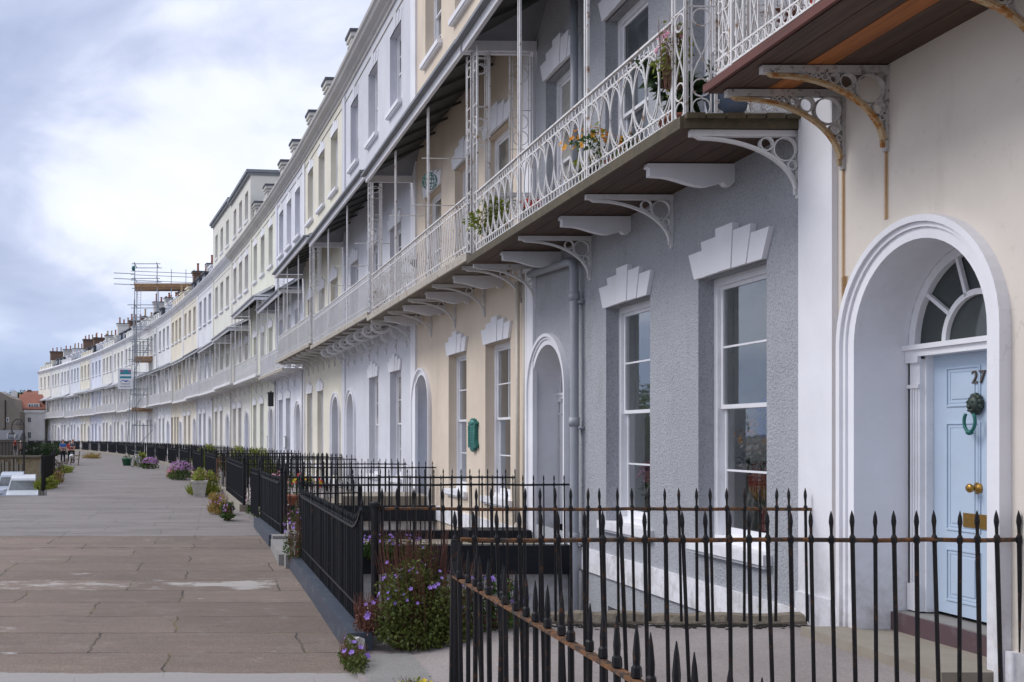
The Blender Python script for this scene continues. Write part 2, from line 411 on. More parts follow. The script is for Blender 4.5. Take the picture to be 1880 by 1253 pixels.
def door_surround(u0, u1, z0, zs, parent, mat, depth=.42):
    m = MB()
    sweep_arch(m, u0, u1, z0, zs, 0, .085, -.02, .035); sweep_arch(m, u0, u1, z0, zs, .085, .125, -.02, .055)
    sweep_arch(m, u0, u1, z0, zs, .125, .175, -.02, .082)
    m.build('door_surround', mat, parent)
    # recess lining
    m = MB(); uc = (u0+u1)/2; w = (u1-u0)/2; n = 24
    pts = [(u0, z0)]+[(uc+w*cos(PI-PI*k/n), zs+w*sin(PI-PI*k/n)) for k in range(n+1)]+[(u1, z0)]
    for i in range(len(pts)-1):
        a, b = pts[i], pts[i+1]; m.poly([(a[0],-.02,a[1]),(a[0],-depth,a[1]),(b[0],-depth,b[1]),(b[0],-.02,b[1])])
    m.build('door_recess', mat, parent)
def fanlight_and_door(u0, u1, z0, zs, parent, doormat, depth=.42, detail=True, trim='trim_fine', pane='fglass'):
    y = -depth; uc = (u0+u1)/2; w = (u1-u0)/2
    m = MB(); pw = .12 if detail else .2
    for (a, b) in ((u0+.02, u0+.02+pw), (u1-.02-pw, u1-.02)):
        m.box(a, b, y-.1, y, z0, zs-.12)
        if detail:
            for k in range(3): m.box(a+.02+k*.03, a+.036+k*.03, y, y+.012, z0+.25, zs-.36)
            m.box(a-.012, b+.012, y, y+.022, zs-.36, zs-.33); m.box(a-.015, b+.015, y, y+.03, zs-.15, zs-.1)
            m.box(a-.008, b+.008, y, y+.018, z0, z0+.22)
    m.box(u0+.002, u1-.002, y-.1, y+.03, zs-.1, zs-.045); m.box(u0+.002, u1-.002, y-.1, y+.055, zs-.045, zs-.005)
    fr = .035 if detail else .1
    m.box(u0+.02+pw, u0+.02+pw+fr*.6, y-.14, y-.04, z0, zs-.1); m.box(u1-.02-pw-fr*.6, u1-.02-pw, y-.14, y-.04, z0, zs-.1)
    m.build('door_frame', M[trim], parent)
    # fanlight
    m = MB(); n = 20; r1 = w-.002; r0 = w-.075
    def half(rr0, rr1, ya, yb):
        for k in range(n):
            t0, t1 = PI*k/n, PI*(k+1)/n
            q = [(uc+rr*cos(t), zs+rr*sin(t)) for rr, t in ((rr0,t0),(rr1,t0),(rr1,t1),(rr0,t1))]
            m.prism(q, ya, yb)
    half(r0, r1, y-.06, y); half(w*.44, w*.44+.045, y-.05, y-.015)
    for t in (PI/5, 2*PI/5, 3*PI/5, 4*PI/5):
        m.bar((uc+w*.46*cos(t), y-.03, zs+w*.46*sin(t)), (uc+r0*cos(t), y-.03, zs+r0*sin(t)), .03, .03, (0,1,0))
    fan = m.build('fanlight', M[trim], parent)
    p = MB(); p.poly([(uc+r0*cos(PI-PI*k/n), y-.05, zs+r0*sin(PI-PI*k/n)) for k in range(n+1)]); p.build('pane', M[pane], fan)
    # door leaf
    a, b = u0+.02+pw+fr*.6, u1-.02-pw-fr*.6; t = zs-.1; yd = y-.1
    m = MB(); m.box(a, b, yd-.05, yd, z0+.02, t)
    wd = b-a
    for (fu0, fu1) in ((.13,.45),(.55,.87)):
        for (h0, h1) in ((.06,.26),(.33,.74),(.80,.95)):
            x0, x1 = a+wd*fu0, a+wd*fu1; q0, q1 = z0+(t-z0)*h0, z0+(t-z0)*h1
            for (i, yy) in ((0,.010),(.028,.004)):
                m.box(x0+i, x1-i, yd, yd+yy, q0+i, q0+i+.014); m.box(x0+i, x1-i, yd, yd+yy, q1-i-.014, q1-i)
                m.box(x0+i, x0+i+.014, yd, yd+yy, q0+i+.014, q1-i-.014); m.box(x1-i-.014, x1-i, yd, yd+yy, q0+i+.014, q1-i-.014)
            m.box(x0+.06, x1-.06, yd, yd+.007, q0+.06, q1-.06)
    d = m.build('front_door', doormat, parent)
    return d, (a, b, yd, t)

# balcony ironwork: a path point function P(t, z) along a straight run
def run(p0, p1):
    p0, p1 = Vector(p0), Vector(p1); d = (p1-p0); L = d.length; d.normalize()
    return L, d, (lambda t, z: Vector((p0.x+d.x*t, p0.y+d.y*t, z)))
def railing_run(mb, p0, p1, z0, z1, style, lod=0):
    L, d, P = run(p0, p1); up = Vector((0,0,1))
    if L < .05: return
    tr = .019 if lod < 2 else .02
    mb.bar(P(0,z1), P(L,z1), .045, .022)
    if style in ('loops','lyre','rosette'):
        for z in (z0, z0+.11, z1-.12): mb.bar(P(0,z), P(L,z), .016, .016)
    else:
        for z in (z0, z1-.14): mb.bar(P(0,z), P(L,z), .02, .02)
    seg = (14, 8)[lod > 0]
    if style == 'loops':
        n = max(1, round(L/.105)); s = L/n
        for k in range(n):
            for zc in (z0+.055, z1-.062): mb.ring(P((k+.5)*s, zc), d, up, s*.46, .05, .0065, seg)
        n = max(2, round(L/.30)); s = L/n; za, zb = z0+.11, z1-.12; zc = (za+zb)/2
        for k in range(n-1):
            mb.ring(P((k+1)*s, zc), d, up, s*.99, (zb-za)/2, .0085, 28)
        for k in range(n):
            mb.ring(P((k+.5)*s, zc), d, up, s*.49, (zb-za)/2, .0085, 22)
    elif style == 'lyre':
        n = max(1, round(L/.17)); s = L/n
        for k in range(n):
            for zc in (z0+.055, z1-.062): mb.ring(P((k+.5)*s, zc), d, up, s*.44, .046, .007, seg)
        za, zb = z0+.11, z1-.12
        for k in range(n):
            for sg in (-1,1):
                mb.tube([P((k+.5)*s+sg*s*.42*sin(PI*q/8)**.8*(1-.35*q/8), za+(zb-za)*q/8) for q in range(9)], .0085, 4)
    elif style == 'rosette':
        n = max(1, round(L/.115)); s = L/n
        for k in range(n+1): mb.bar(P(min(L,k*s),z0), P(min(L,k*s),z1), .013)
        for k in range(n):
            c = (k+.5)*s
            mb.ring(P(c, z0+.055), d, up, .045, .045, .006, 12); mb.ring(P(c, z1-.07), d, up, .045, .045, .006, 12)
            mb.ring(P(c, z0+.55), d, up, .05, .05, .006, 12)
            if k % 2 == 0:
                mb.bar(P(k*s, z0+.12), P(c+s*.5, z0+.48), .009); mb.bar(P(k*s, z0+.48), P(c+s*.5, z0+.12), .009)
    elif style == 'bars':
        n = max(1, round(L/(.145 if lod < 2 else .2))); s = L/n
        for k in range(n+1): mb.bar(P(min(L,k*s),z0), P(min(L,k*s),z1), tr if lod < 2 else .03)
        if lod < 2:
            for k in range(0, n): mb.bar(P(k*s,z1-.14), P((k+1)*s,z1-.02), .008)
            for k in range(0, n): mb.bar(P(k*s,z0+.14), P((k+1)*s,z0+.02), .008)
            mb.bar(P(0,z0+.14), P(L,z0+.14), .012)
    elif style == 'lattice':
        n = max(1, round(L/.24)); s = L/n
        for k in range(n+1): mb.bar(P(k*s,z0), P(k*s,z1), .024)
        for k in range(n):
            mb.bar(P(k*s,z0), P((k+1)*s,z1-.14), .016); mb.bar(P(k*s,z1-.14), P((k+1)*s,z0), .016)
            mb.ring(P((k+.5)*s, (z0+z1-.14)/2), d, up, s*.32, s*.32, .012, 8)
def post_mesh(mb, x, y, z0, z1, d=(1,0), gap=.085, rings=True, lod=0):
    dx, dy = d
    if lod >= 2:
        mb.bar((x,y,z0),(x,y,z1),.07); return
    for sg in (-.5,.5): mb.bar((x+dx*gap*sg,y+dy*gap*sg,z0),(x+dx*gap*sg,y+dy*gap*sg,z1),.028)
    if rings:
        z = z0+1.0
        while z < z1-.1:
            mb.ring((x,y,z), (dx,dy,0), (0,0,1), gap*.38, gap*.45, .006, 10); z += .55 if lod else .38
def trellis(mb, p0, p1, z0, z1, lod=0):
    L, d, P = run(p0, p1); up = Vector((0,0,1))
    for t in (0, L): mb.bar(P(t,z0), P(t,z1), .024)
    if lod >= 2: mb.bar(P(L/2,z0),P(L/2,z1),.024); return
    for t in (.045, L-.045): mb.bar(P(t,z0), P(t,z1), .012)
    r = (L-.10)/2
    for z in (z0+.1, z0+.1+2.1*r, z0+.92, (z0+z1)/2+.3, (z0+z1)/2+.3+2.1*r, z1-.3):
        mb.ring(P(L/2,z), d, up, r, r*.95, .008, 12)
    for (a, b) in ((z0+.32,z0+.82),):
        n = 8
        for sg in (-1,1): mb.tube([P(L/2+sg*r*cos(PI*q/n), a+(b-a)*q/n) for q in range(n+1)], .0075, 4)
    for z in (z0+.04, z0+1.02, (z0+z1)/2+.12, (z0+z1)/2+.75, z1-.12): mb.bar(P(0,z), P(L,z), .012)
def bracket_arch(u, zb, dep, parent, mat, drop=.60, nring=2, lod=0, w=.045, mat2=None):
    """iron bracket: top bar, wall bar, a quarter-elliptic strap and a chain of rings touching all three"""
    m = MB(); t0 = .07; y0 = .028
    m.box(u-w*.6, u+w*.6, .0, dep-.06, zb-t0, zb-.012); m.box(u-w*.45, u+w*.45, .0, y0, zb-drop-.03, zb-t0)
    A, B = dep-.16-y0, drop-t0-.02
    def arc(t): return (y0+A*(1-sin(t)), zb-t0-.015-B*(1-cos(t)))
    n = 16 if lod == 0 else 7; pts = [arc(PI/2*k/n) for k in range(n+1)]
    nf = len(m.f)
    for a, b in zip(pts, pts[1:]): m.bar((u,a[0],a[1]), (u,b[0],b[1]), w, .026, (0,0,1))
    m.bar((u,dep-.1,zb-t0+.02), (u,pts[0][0],pts[0][1]), w, .03)
    mf = len(m.f)
    def band(cy, cz, r, th=.011):
        sg = 20 if lod == 0 else 10
        q = [[(u+dx, cy+rr*cos(2*PI*k/sg), cz+rr*sin(2*PI*k/sg)) for k in range(sg)] for dx, rr in ((-w/2,r),(w/2,r),(w/2,r-th),(-w/2,r-th))]
        b = len(m.v)
        for L_ in q: m.v += L_
        for k in range(sg):
            for e in range(4): m.f.append((b+e*sg+k, b+e*sg+(k+1) % sg, b+((e+1) % 4)*sg+(k+1) % sg, b+((e+1) % 4)*sg+k))
    if lod < 2:
        fine = [arc(PI/2*k/60) for k in range(61)]
        def dist(c): return min(math.hypot(c[0]-q[0], c[1]-q[1]) for q in fine)-.012
        zt = zb-t0; prev = None
        for k in range(nring):
            best = None
            for q in range(400):
                r = .20-q*.0005
                if r < .012: break
                if prev is None: c = (y0+r, zt-r)
                else:
                    pc, pr = prev; dz = (zt-r)-pc[1]; hh = (r+pr)**2-dz*dz
                    if hh < 0: continue
                    c = (pc[0]+hh**.5, zt-r)
                if dist(c) >= r: best = (c, r); break
            if not best: break
            band(best[0][0], best[0][1], best[1]); 
            if prev is None: first = best
            prev = best
        pv = first
        for k in range(2 if nring > 2 else 1):
            for q in range(400):
                r = .15-q*.0005
                if r < .012: break
                pc, pr = pv; dy = (y0+r)-pc[0]; hh = (r+pr)**2-dy*dy
                if hh < 0: continue
                c = (y0+r, pc[1]-hh**.5)
                if dist(c) >= r: band(c[0], c[1], r); pv = (c, r); break
    o = m.build('bracket', mat, parent)
    if mat2:
        o.data.materials.append(mat2)
        for k in range(nf, mf): o.data.polygons[k].material_index = 1
    return o
def bracket_corbel(u, zb, dep, parent, mat):
    m = MB(); y1 = dep-.18
    prof = [(.0,zb-.012),(y1,zb-.012),(y1+.01,zb-.05),(y1-.02,zb-.06),(y1-.02,zb-.14),(y1-.1,zb-.145)]
    for k in range(1, 13):
        q = k/12; prof.append((y1-.1-(y1-.26)*q, zb-.145-.10*(.5-.5*cos(PI*min(1,q*1.25)))+.035*max(0,q-.8)/.2))
    prof += [(.12,zb-.2),(.09,zb-.235),(.04,zb-.24),(.0,zb-.2)]
    m.prism(prof, u-.045, u+.045, lambda a, y, b: (y, a, b))
    return m.build('bracket', mat, parent)
def bracket_scroll(u, zb, dep, parent, mat):
    m = MB(); m.box(u-.03, u+.03, .0, dep-.05, zb-.05, zb-.01)
    def spiral(cy, cz, r0, turns, a0, sg):
        n = 22; return [(u, cy+sg*r0*(1-.82*k/n)*cos(a0+turns*2*PI*k/n), cz+r0*(1-.82*k/n)*sin(a0+turns*2*PI*k/n)) for k in range(n+1)]
    s1 = spiral(.78, zb-.2, .15, 1.35, -PI/2, 1); s2 = spiral(.24, zb-.33, .2, 1.35, PI/2, -1)
    path = s1[::-1] + [(u,.62,zb-.36),(u,.5,zb-.3),(u,.42,zb-.2)] + s2
    for i in range(len(path)-1): m.bar(path[i], path[i+1], .07, .045, (1,0,0))
    m.box(u-.025, u+.025, .0, .03, zb-.75, zb-.05); m.ball((u,.05,zb-.62),.035,.035,.05,6,5)
    return m.build('bracket', mat, parent)

# ------------------------------------------------------------------ houses
PXB = [1475, 965, 757, 630, 557, 507, 460, 424.5, 391, 362.5, 335, 313, 289, 267, 248, 228, 207, 187, 166.5, 146.5, 128.5, 110.5, 94, 71]
YB = [0.9] + [ysolve(p) for p in PXB]
NAMES = [
 ('cream terraced house with a pale blue front door in a white arch', (.72,.655,.58)),
 ('grey pebble-dashed house with white stepped window heads', (.425,.435,.465)),
 ('peach stuccoed house with a green plaque between its ground windows', (.72,.61,.49)),
 ('lilac-grey stuccoed house with scroll brackets under its balcony', (.66,.66,.71)),
 ('pale cream house just beyond the scroll-bracketed lilac-grey one', (.76,.715,.60)),
 ('blue-white house between the pale cream and the pale yellow-green houses', (.74,.745,.80)),
 ('pale yellow-green house with a low yellow attic behind its cornice', (.77,.76,.655)),
 ('cream house carrying a full extra attic storey, nearer of the two tall ones', (.74,.71,.65)),
 ('taller off-white house with an attic storey, farther of the two raised ones', (.74,.72,.65)),
 ('white house right beyond the two houses with extra attic storeys', (.74,.74,.77)),
 ('beige house, second beyond the raised attic storeys', (.76,.70,.59)),
 ('warm beige house, third beyond the raised attic storeys', (.76,.69,.56)),
 ('white house just before the scaffold tower', (.76,.76,.76)),
 ('white house behind the right side of the scaffold tower', (.74,.73,.71)),
 ('white house with a brown front door behind the scaffold tower', (.74,.73,.70)),
 ('white house behind the hanging sign board', (.76,.75,.73)),
 ('off-white house immediately left of the sign board', (.75,.74,.70)),
 ('white house, eighth from the far end of the crescent', (.74,.72,.68)),
 ('pale lilac-blue house, far along the crescent', (.68,.70,.80)),
 ('cream house beside the pale lilac-blue one toward the far end', (.76,.71,.60)),
 ('bluish white house, fourth from the far end of the crescent', (.70,.72,.78)),
 ('white house, third from the far end of the crescent', (.75,.75,.76)),
 ('off-white house, second from the far end of the crescent', (.76,.75,.71)),
 ('end house of the crescent, with a hipped pale canopy on its balcony', (.77,.74,.66)),
]
ZB = [2.95, 2.80, 2.88, 2.95] + [3.0]*20
rs = random.Random(5)
ZE = [6.3,6.25,6.28,6.45,6.7,6.12,6.85,6.2,6.15] + [6.25+rs.uniform(-.14,.2) for _ in range(15)]
DEPS = [1.1,1.1,1.1,1.1,1.16,.86,1.0,1.2,1.08] + [1.05+rs.uniform(-.13,.16) for _ in range(15)]
for k, z in ((3,2.98),(4,3.08),(5,2.80),(6,2.98),(7,3.04)): ZB[k] = z
for k in range(8,24): ZB[k] += [-.10,.02,.06,-.04,.0][k % 5]
STY = ['rosette','loops','lyre','bars','bars','bars','lattice','bars','bars','bars'] + ['bars']*14
HOUSES = []
CORN = 12.1
def house(i):
    Yn, Yf = YB[i], YB[i+1]; P0 = Vector((xw(Yn),Yn,0)); P1 = Vector((xw(Yf),Yf,0)); dv = P1-P0; W = dv.length
    ang = math.atan2(dv.y, dv.x); e = empty('terraced_house', P0, ang)
    lab, c = NAMES[i]; tag(e, lab, 'house', 'terraced houses of the crescent')
    lod = 0 if i < 4 else (1 if i < 9 else 2)
    wm = pebbledash('grey_pebbledash', c) if i == 1 else stucco('house_stucco', c, .2 if i else .3, 45, .5 if i else .75)
    mir = i >= 4
    def mu(a, b): return (W-b, W-a) if mir else (a, b)
    if i == 0: gw = [(1.0,2.37),(3.6,4.97)]; dr = (6.24,7.73)
    elif i == 1: gw = [(.61,1.98),(3.2,4.56)]; dr = (6.12,7.58)
    elif i == 2: gw = [(.8,2.3),(3.6,5.0)]; dr = (6.7,8.2)
    elif i == 11: gw = [mu(W*f-.6,W*f+.6) for f in (.14,.4,.62)]; dr = mu(W-1.45,W-.35)
    else: gw = [mu(W*f-.66,W*f+.66) for f in (.19,.48)]; dr = mu(W*.85-.68, W*.85+.68)
    up = [(W*f-.67, W*f+.67) for f in (.19,.49,.79)]
    if i == 2: up = [(W*f-.75, W*f+.75) for f in (.18,.44,.75)]
    zs = .69 if i else .745; zd = -1.45
    raised = i in (7, 8)
    ztop = (15.7 if i == 7 else 15.9) if raised else 12.0
    ops = []
    for a, b in gw: ops.append(dict(u0=a,u1=b,z0=-1.16,z1=1.71))
    ops.append(dict(u0=dr[0],u1=dr[1],z0=zd if i else -1.75,z1=zs,arch=True))
    zb = ZB[i]
    for a, b in up: ops.append(dict(u0=a,u1=b,z0=zb+.15,z1=5.6)); ops.append(dict(u0=a,u1=b,z0=8.8,z1=10.9))
    if raised:
        for a, b in up: ops.append(dict(u0=a+.05,u1=b-.05,z0=13.0,z1=14.75))
    if i == 1: ops.append(dict(u0=3.3,u1=4.5,z0=-4.1,z1=-2.3))
    dep = .30
    m = MB(); wall_grid(m, W, -4.6, ztop, ops, dep)
    m.poly([(0.01,0,-4.6),(0.01,-10,-4.6),(0.01,-10,ztop),(0.01,0,ztop)]); m.poly([(W-.01,0,-4.6),(W-.01,0,ztop),(W-.01,-10,ztop),(W-.01,-10,-4.6)])
    m.poly([(0,-10,-4.6),(W,-10,-4.6),(W,-10,ztop),(0,-10,ztop)]); m.poly([(0,0,ztop),(0,-10,ztop),(W,-10,ztop),(W,0,ztop)])
    if i < 3:
        m.poly([(0.02,-3.2,-4.6),(W-.02,-3.2,-4.6),(W-.02,-3.2,ztop),(0.02,-3.2,ztop)])
        for z in (2.7, 7.6, -1.75): m.poly([(.02,-.3,z),(W-.02,-.3,z),(W-.02,-3.2,z),(.02,-3.2,z)])
    m.build('wall', wm, e)
    if i < 3:
        m = MB(); ra, rb = .04, dr[0]-.12; rd = -1.3 if i == 1 else -3.1
        for q in ([(ra,rd,-1.7),(ra,rd,2.6),(rb,rd,2.6),(rb,rd,-1.7)],[(ra,-.32,-1.7),(ra,-.32,2.6),(ra,rd,2.6),(ra,rd,-1.7)],[(rb,-.32,-1.7),(rb,rd,-1.7),(rb,rd,2.6),(rb,-.32,2.6)],[(ra,-.32,2.6),(rb,-.32,2.6),(rb,rd,2.6),(ra,rd,2.6)],[(ra,-.32,-1.7),(ra,rd,-1.7),(rb,rd,-1.7),(rb,-.32,-1.7)]): m.poly(q)
        if i == 1:
            for k in range(7):
                c0 = .12+k*.82
                for (z0, z1) in ((-1.6,-.75),(-.6,.5),(.65,1.75),(1.9,2.5)):
                    for (p0,p1,q0,q1) in ((c0,c0+.03,z0,z1),(c0+.66,c0+.69,z0,z1),(c0+.03,c0+.66,z0,z0+.03),(c0+.03,c0+.66,z1-.03,z1)):
                        if p1 < rb: m.box(p0,p1,rd,rd+.02,q0,q1)
        m.build('room_lining', M['room'], e)
    lm = M['trim']
    # windows
    cols = {0:1, 1:1, 2:2}.get(i, 2)
    for a, b in gw:
        w = window(a, b, -1.16, 1.71, e, cols, 2, -.17, 'glass' if i < 3 else ('cglass' if random.random() < .4 else 'dglass'), meet=.51)
        sill(a, b, -1.16, w, lm)
        if i != 11: lintel(a, b, 1.71, e, lm)
    for k, (a, b) in enumerate(up):
        w = window(a, b, zb+.15, 5.6, e, 2 if i != 1 else 1, 3 if i > 2 else 2, -.17, 'dglass' if k % 2 else 'cglass')
        if i < 8: lintel(a, b, 5.6, e, lm)
        w = window(a, b, 8.8, 10.9, e, 2, 2, -.2, 'dglass' if (k+i) % 2 else 'cglass'); sill(a, b, 8.8, w, lm, .12)
        if i < 8: lintel(a, b, 10.9, e, lm if i not in (2,3) else wm, .008, (.26,.34,.42))
        if raised:
            w = window(a+.05, b-.05, 13.0, 14.75, e, 2, 2, -.2); sill(a+.05, b-.05, 13.0, w, lm, .08)
    if i == 1: window(3.3, 4.5, -4.1, -2.3, e, 2, 2)
    # curtains in the nearer windows
    if i in (0, 2):
        for a, b in gw:
            m = MB()
            for (q0, q1) in ((a+.05, a+.5), (b-.5, b-.05)):
                n = 12; pts = [(q0+(q1-q0)*k/n, -.55+.03*sin(k*2.1)) for k in range(n+1)]
                for k in range(n): m.poly([(pts[k][0],pts[k][1],-1.4),(pts[k][0],pts[k][1],1.9),(pts[k+1][0],pts[k+1][1],1.9),(pts[k+1][0],pts[k+1][1],-1.4)])
            m.build('curtain', M['curtain'], e)
    if i == 1:
        for a, b in gw:
            for sg, ue in ((1, b), (-1, a)):
                m = MB(); T = Matrix.Translation((ue-sg*.02,-.32,0)) @ Matrix.Rotation(R(90+ (-25)*sg if sg > 0 else 90+25), 4, 'Z')
                # splayed shutter box: local x runs inward
                Lx = 1.0
                def bx(x0,x1,y0,y1,z0,z1):
                    dirx = Vector((sg*.55,-.835,0)); nrm = Vector((-sg*.835,-.55,0))
                    vs = []
                    o = Vector((ue-sg*.02,-.32,0))
                    for (xx,yy,zz) in [(x0,y0,z0),(x1,y0,z0),(x1,y1,z0),(x0,y1,z0),(x0,y0,z1),(x1,y0,z1),(x1,y1,z1),(x0,y1,z1)]:
                        vs.append(o+dirx*xx+nrm*yy+Vector((0,0,zz)))
                    m.add(vs, [(3,2,1,0),(4,5,6,7),(0,1,5,4),(1,2,6,5),(2,3,7,6),(3,0,4,7)])
                bx(0,Lx,-.03,0,-1.5,1.8)
                for (z0, z1) in ((-1.2,-.35),(-.2,.75),(.9,1.6)):
                    for (p0,p1,q0,q1) in ((.1,.12,z0,z1),(Lx-.12,Lx-.1,z0,z1),(.12,Lx-.12,z0,z0+.02),(.12,Lx-.12,z1-.02,z1)): bx(p0,p1,0,.014,q0,q1)
                m.build('shutter', M['shutter'], e)
    # door
    door_surround(dr[0], dr[1], -1.75 if i == 0 else zd-.2, zs, e, lm if i not in (2,) else lm)
    dm = M['door_blue'] if i == 0 else [M['d_white'], M['d_grey'], M['d_blue'], M['d_white'], M['d_dark']][i % 5]
    if i == 14: dm = M['d_brown']
    d, (da, db, yd, dt) = fanlight_and_door(dr[0], dr[1], zd, zs, e, dm, detail=lod < 2)
    if i == 0:
        m = MB(); m.box(dr[0]+.0, dr[1]-.0, -.6, -.02, -1.75, -1.62); m.box(dr[0]-.1, dr[1]+.1, -.02, .42, -1.75, -1.615); m.build('doorstep', M['stone'], e)
        m = MB(); m.box(dr[0]+.005, dr[1]-.005, -.30, -.27, -1.62, -1.47); th_ = m.build('threshold', M['purple_step'], e); m = MB(); m.box(dr[0]+.005, dr[1]-.005, -.62, -.30, -1.62, -1.462); m.build('step_slab', M['stone_grey'], th_)
        # furniture of the blue door
        tx = bpy.data.curves.new('door_number', 'FONT'); tx.body = '27'; tx.size = .14; tx.extrude = .006; tx.space_character = 1.1; tx.align_x = 'CENTER'
        tmp = bpy.data.objects.new('door_number', tx); COL.objects.link(tmp)
        nm = bpy.data.meshes.new_from_object(tmp.evaluated_get(bpy.context.evaluated_depsgraph_get())); bpy.data.objects.remove(tmp)
        dc = (da+db)/2+.085
        to = link('door_number', nm, M['bronze'], d); to.location = (dc-.01, yd+.008, .40); to.rotation_euler = (R(90),0,R(180))
        m = MB(); m.ball((dc,yd+.045,.235),.075,.05,.085,12,8)
        for k in range(11):
            a = 2*PI*k/11; m.ball((dc+.065*cos(a),yd+.03,.24+.078*sin(a)),.028,.028,.03,6,5)
        m.ball((dc,yd+.092,.215),.024,.02,.02,8,5); m.ball((dc,yd+.075,.18),.04,.025,.018,8,5)
        for sg in (-1,1): m.ball((dc+sg*.03,yd+.085,.26),.014,.014,.012,6,4)
        M['knocker'] = plain('green_black_bronze', (.045,.06,.05), .5, .4, .4, 30); cz_ = .235; m.v = [(dc+(x-dc)*.82, yd+(y-yd)*.8, cz_+(z-cz_)*.82) for x,y,z in m.v]
        kn = m.build('door_knocker', M['knocker'], d, True)
        m = MB(); m.tube([(dc+.058*sin(2*PI*k/24), yd+.07, .105+.08*cos(2*PI*k/24)) for k in range(3,22)], .012, 7); m.ball((dc,yd+.07,.02),.03,.025,.022,8,6); m.build('knocker_ring', M['verdigris'], kn, True)
        m = MB(); T = Matrix.Rotation(R(-90),4,'X')
        m.lathe([(.045,0),(.045,.01),(.018,.018),(.015,.045),(.03,.055),(.036,.072),(.025,.085),(.01,.088)], (dc,yd,-.41), 14, T); m.build('door_knob', M['brass'], d, True)
        m = MB(); m.box(dc-.15,dc+.15,yd,yd+.012,-.72,-.61); m.box(dc-.11,dc+.11,yd+.012,yd+.02,-.69,-.64); m.build('letter_box', M['brass'], d)
    # pilasters, plinth, cornice
    m = MB(); pw = .52
    m.box(W-pw, W-.004, -.02, .05, -4.5 if i else -1.75, 11.55)
    if i == 0: m.box(W-pw-.015, W+.0, .05, .075, -1.75, -1.42)
    m.build('pilaster', lm if i in (0,1,2,4) or i > 8 else wm, e)
    m = MB()
    if i >= 1: m.box(.0, dr[0]-.2 if not mir else W-pw, -.02, .035, -1.92, -1.6)
    else:
        m.box(0, dr[0]-.18, -.02, .05, -1.75, -1.45); m.box(dr[1]+.18, W-pw-.016, -.02, .05, -1.75, -1.45)
    if mir: m.box(dr[1]+.2 if dr[1] < W/2 else 0, W-pw-.01, .036, .05, -1.75, -1.62)
    m.build('plinth', lm, e)
    m = MB(); prof = [(-.05,11.62),(.05,11.62),(.05,11.72),(.12,11.76),(.14,11.84),(.3,11.9),(.34,11.98),(.40,12.02),(.42,12.1),(-.05,12.13)]
    m.prism(prof, .0, W, lambda a, y, b: (y, a, b)); m.box(0, W, -.01, .03, 11.32, 11.36)
    m.build('cornice', M['corn'] if i < 8 else lm, e)
    # roof
    if raised:
        m = MB(); m.box(-.05, W+.05, -7, .16, ztop-.28, ztop-.12); m.box(-.12, W+.12, -7.05, .26, ztop-.12, ztop+.05); m.build('roof', M['lead'], e)
    else:
        m = MB(); m.prism([(-.12,12.0),(-.12,12.42),(-.4,12.44),(-.4,12.0)], .0, W, lambda a, y, b: (y, a, b)); m.build('parapet', lm if i > 8 else M['corn'], e)
        zr = 14.6 if i > 8 else 14.0
        m = MB(); m.prism([(-.5,12.1),(-1.7,13.6),(-4.5,zr),(-9.9,12.1)], .02, W-.02, lambda a, y, b: (y, a, b)); rf = m.build('roof', M['slate'], e)
        if i in (6,) or i > 8:
            nd = 2 if i % 2 else 3
            for k in range(nd):
                uc = W*(k+.5)/nd; m = MB(); pm = MB()
                m.box(uc-.75,uc+.75,-2.6,-.75,12.3,13.65); m.box(uc-.85,uc+.85,-2.7,-.65,13.648,13.78)
                for q in (-.36,.36): pm.box(uc+q-.28,uc+q+.28,-.76,-.735,12.55,13.45)
                dm_ = m.build('dormer', [lm, M['slate'], wm][i % 3] if i != 6 else wm, e); pm.build('pane', M['dglass'], dm_)
        if i > 9 and i % 2:   # pierced parapet
            m = MB()
            n = 7
            for k in range(n): m.box(W*k/n+.02, W*(k+.62)/n, -.38, -.16, 12.44, 12.95)
            m.box(0, W, -.4, -.13, 12.95, 13.05); m.build('balustrade', wm, e)
    # chimney on the far party wall
    if i not in (0,):
        zt = 13.75 if i < 7 else 17.0 if i in (7, 8) else 15.3+.45*((i*37) % 3)
        y0 = -.2 if i < 7 else -2.2; th = 1.0 if i < 7 else 2.4; z0 = 12.2
        cm = M['chim'] if i < 9 else [M['brick'], wm, M['chim'], M['brick']][i % 4]
        for (u0, u1) in ([(W-.8, W-.06)]+([(W*.5-.4, W*.5+.34)] if i in (4,5,6) else [])):
          m = MB(); m.box(u0,u1,y0-th,y0,z0,zt-.3); m.box(u0-.06,u1+.05,y0-th-.06,y0+.06,zt-.45,zt-.38); m.box(u0-.1,u1+.055,y0-th-.1,y0+.1,zt-.3,zt-.16)
          ch = m.build('chimney', cm, e); m = MB(); m.box(u0-.14,u1+.058,y0-th-.14,y0+.14,zt-.16,zt-.06); m.build('cap', M['slate'], ch)
        if i > 7:
            pts = random.choice((3,4,4))
            for k in range(pts):
                m = MB(); yy = y0-th*(k+.6)/pts; h = rnd(.55,1.0)
                m.lathe([(.14,0),(.15,.08),(.115,.12),(.10,h-.12),(.14,h-.08),(.135,h)], ((u0+u1)/2, yy, zt-.06), 10); m.build('chimney_pot', M['pot_red'] if (i+k//2) % 3 else M['pot_buff'], ch)
    # balcony
    DEP = DEPS[i]; zf = zb+.1
    im = M['iron_white'] if i < 3 else M['iron_white_clean']
    b0, b1 = (.0, W) if i else (0, W-.0)
    if i == 0: b1 = 8.05
    if i == 1: b1 = W-.55
    if i == 2: b0 = -.5; 
    sm = M['board'] if i < 2 else M['iron_white_clean'] if i > 4 else M['board_pale']
    m = MB(); nb = 5; bw = DEP/nb
    for k in range(nb):
        if i == 0 and k == 2: continue
        m.box(b0, b1, .0+k*bw+.004, (k+1)*bw-.004, zb, zf-.03)
    if i == 0:
        pass
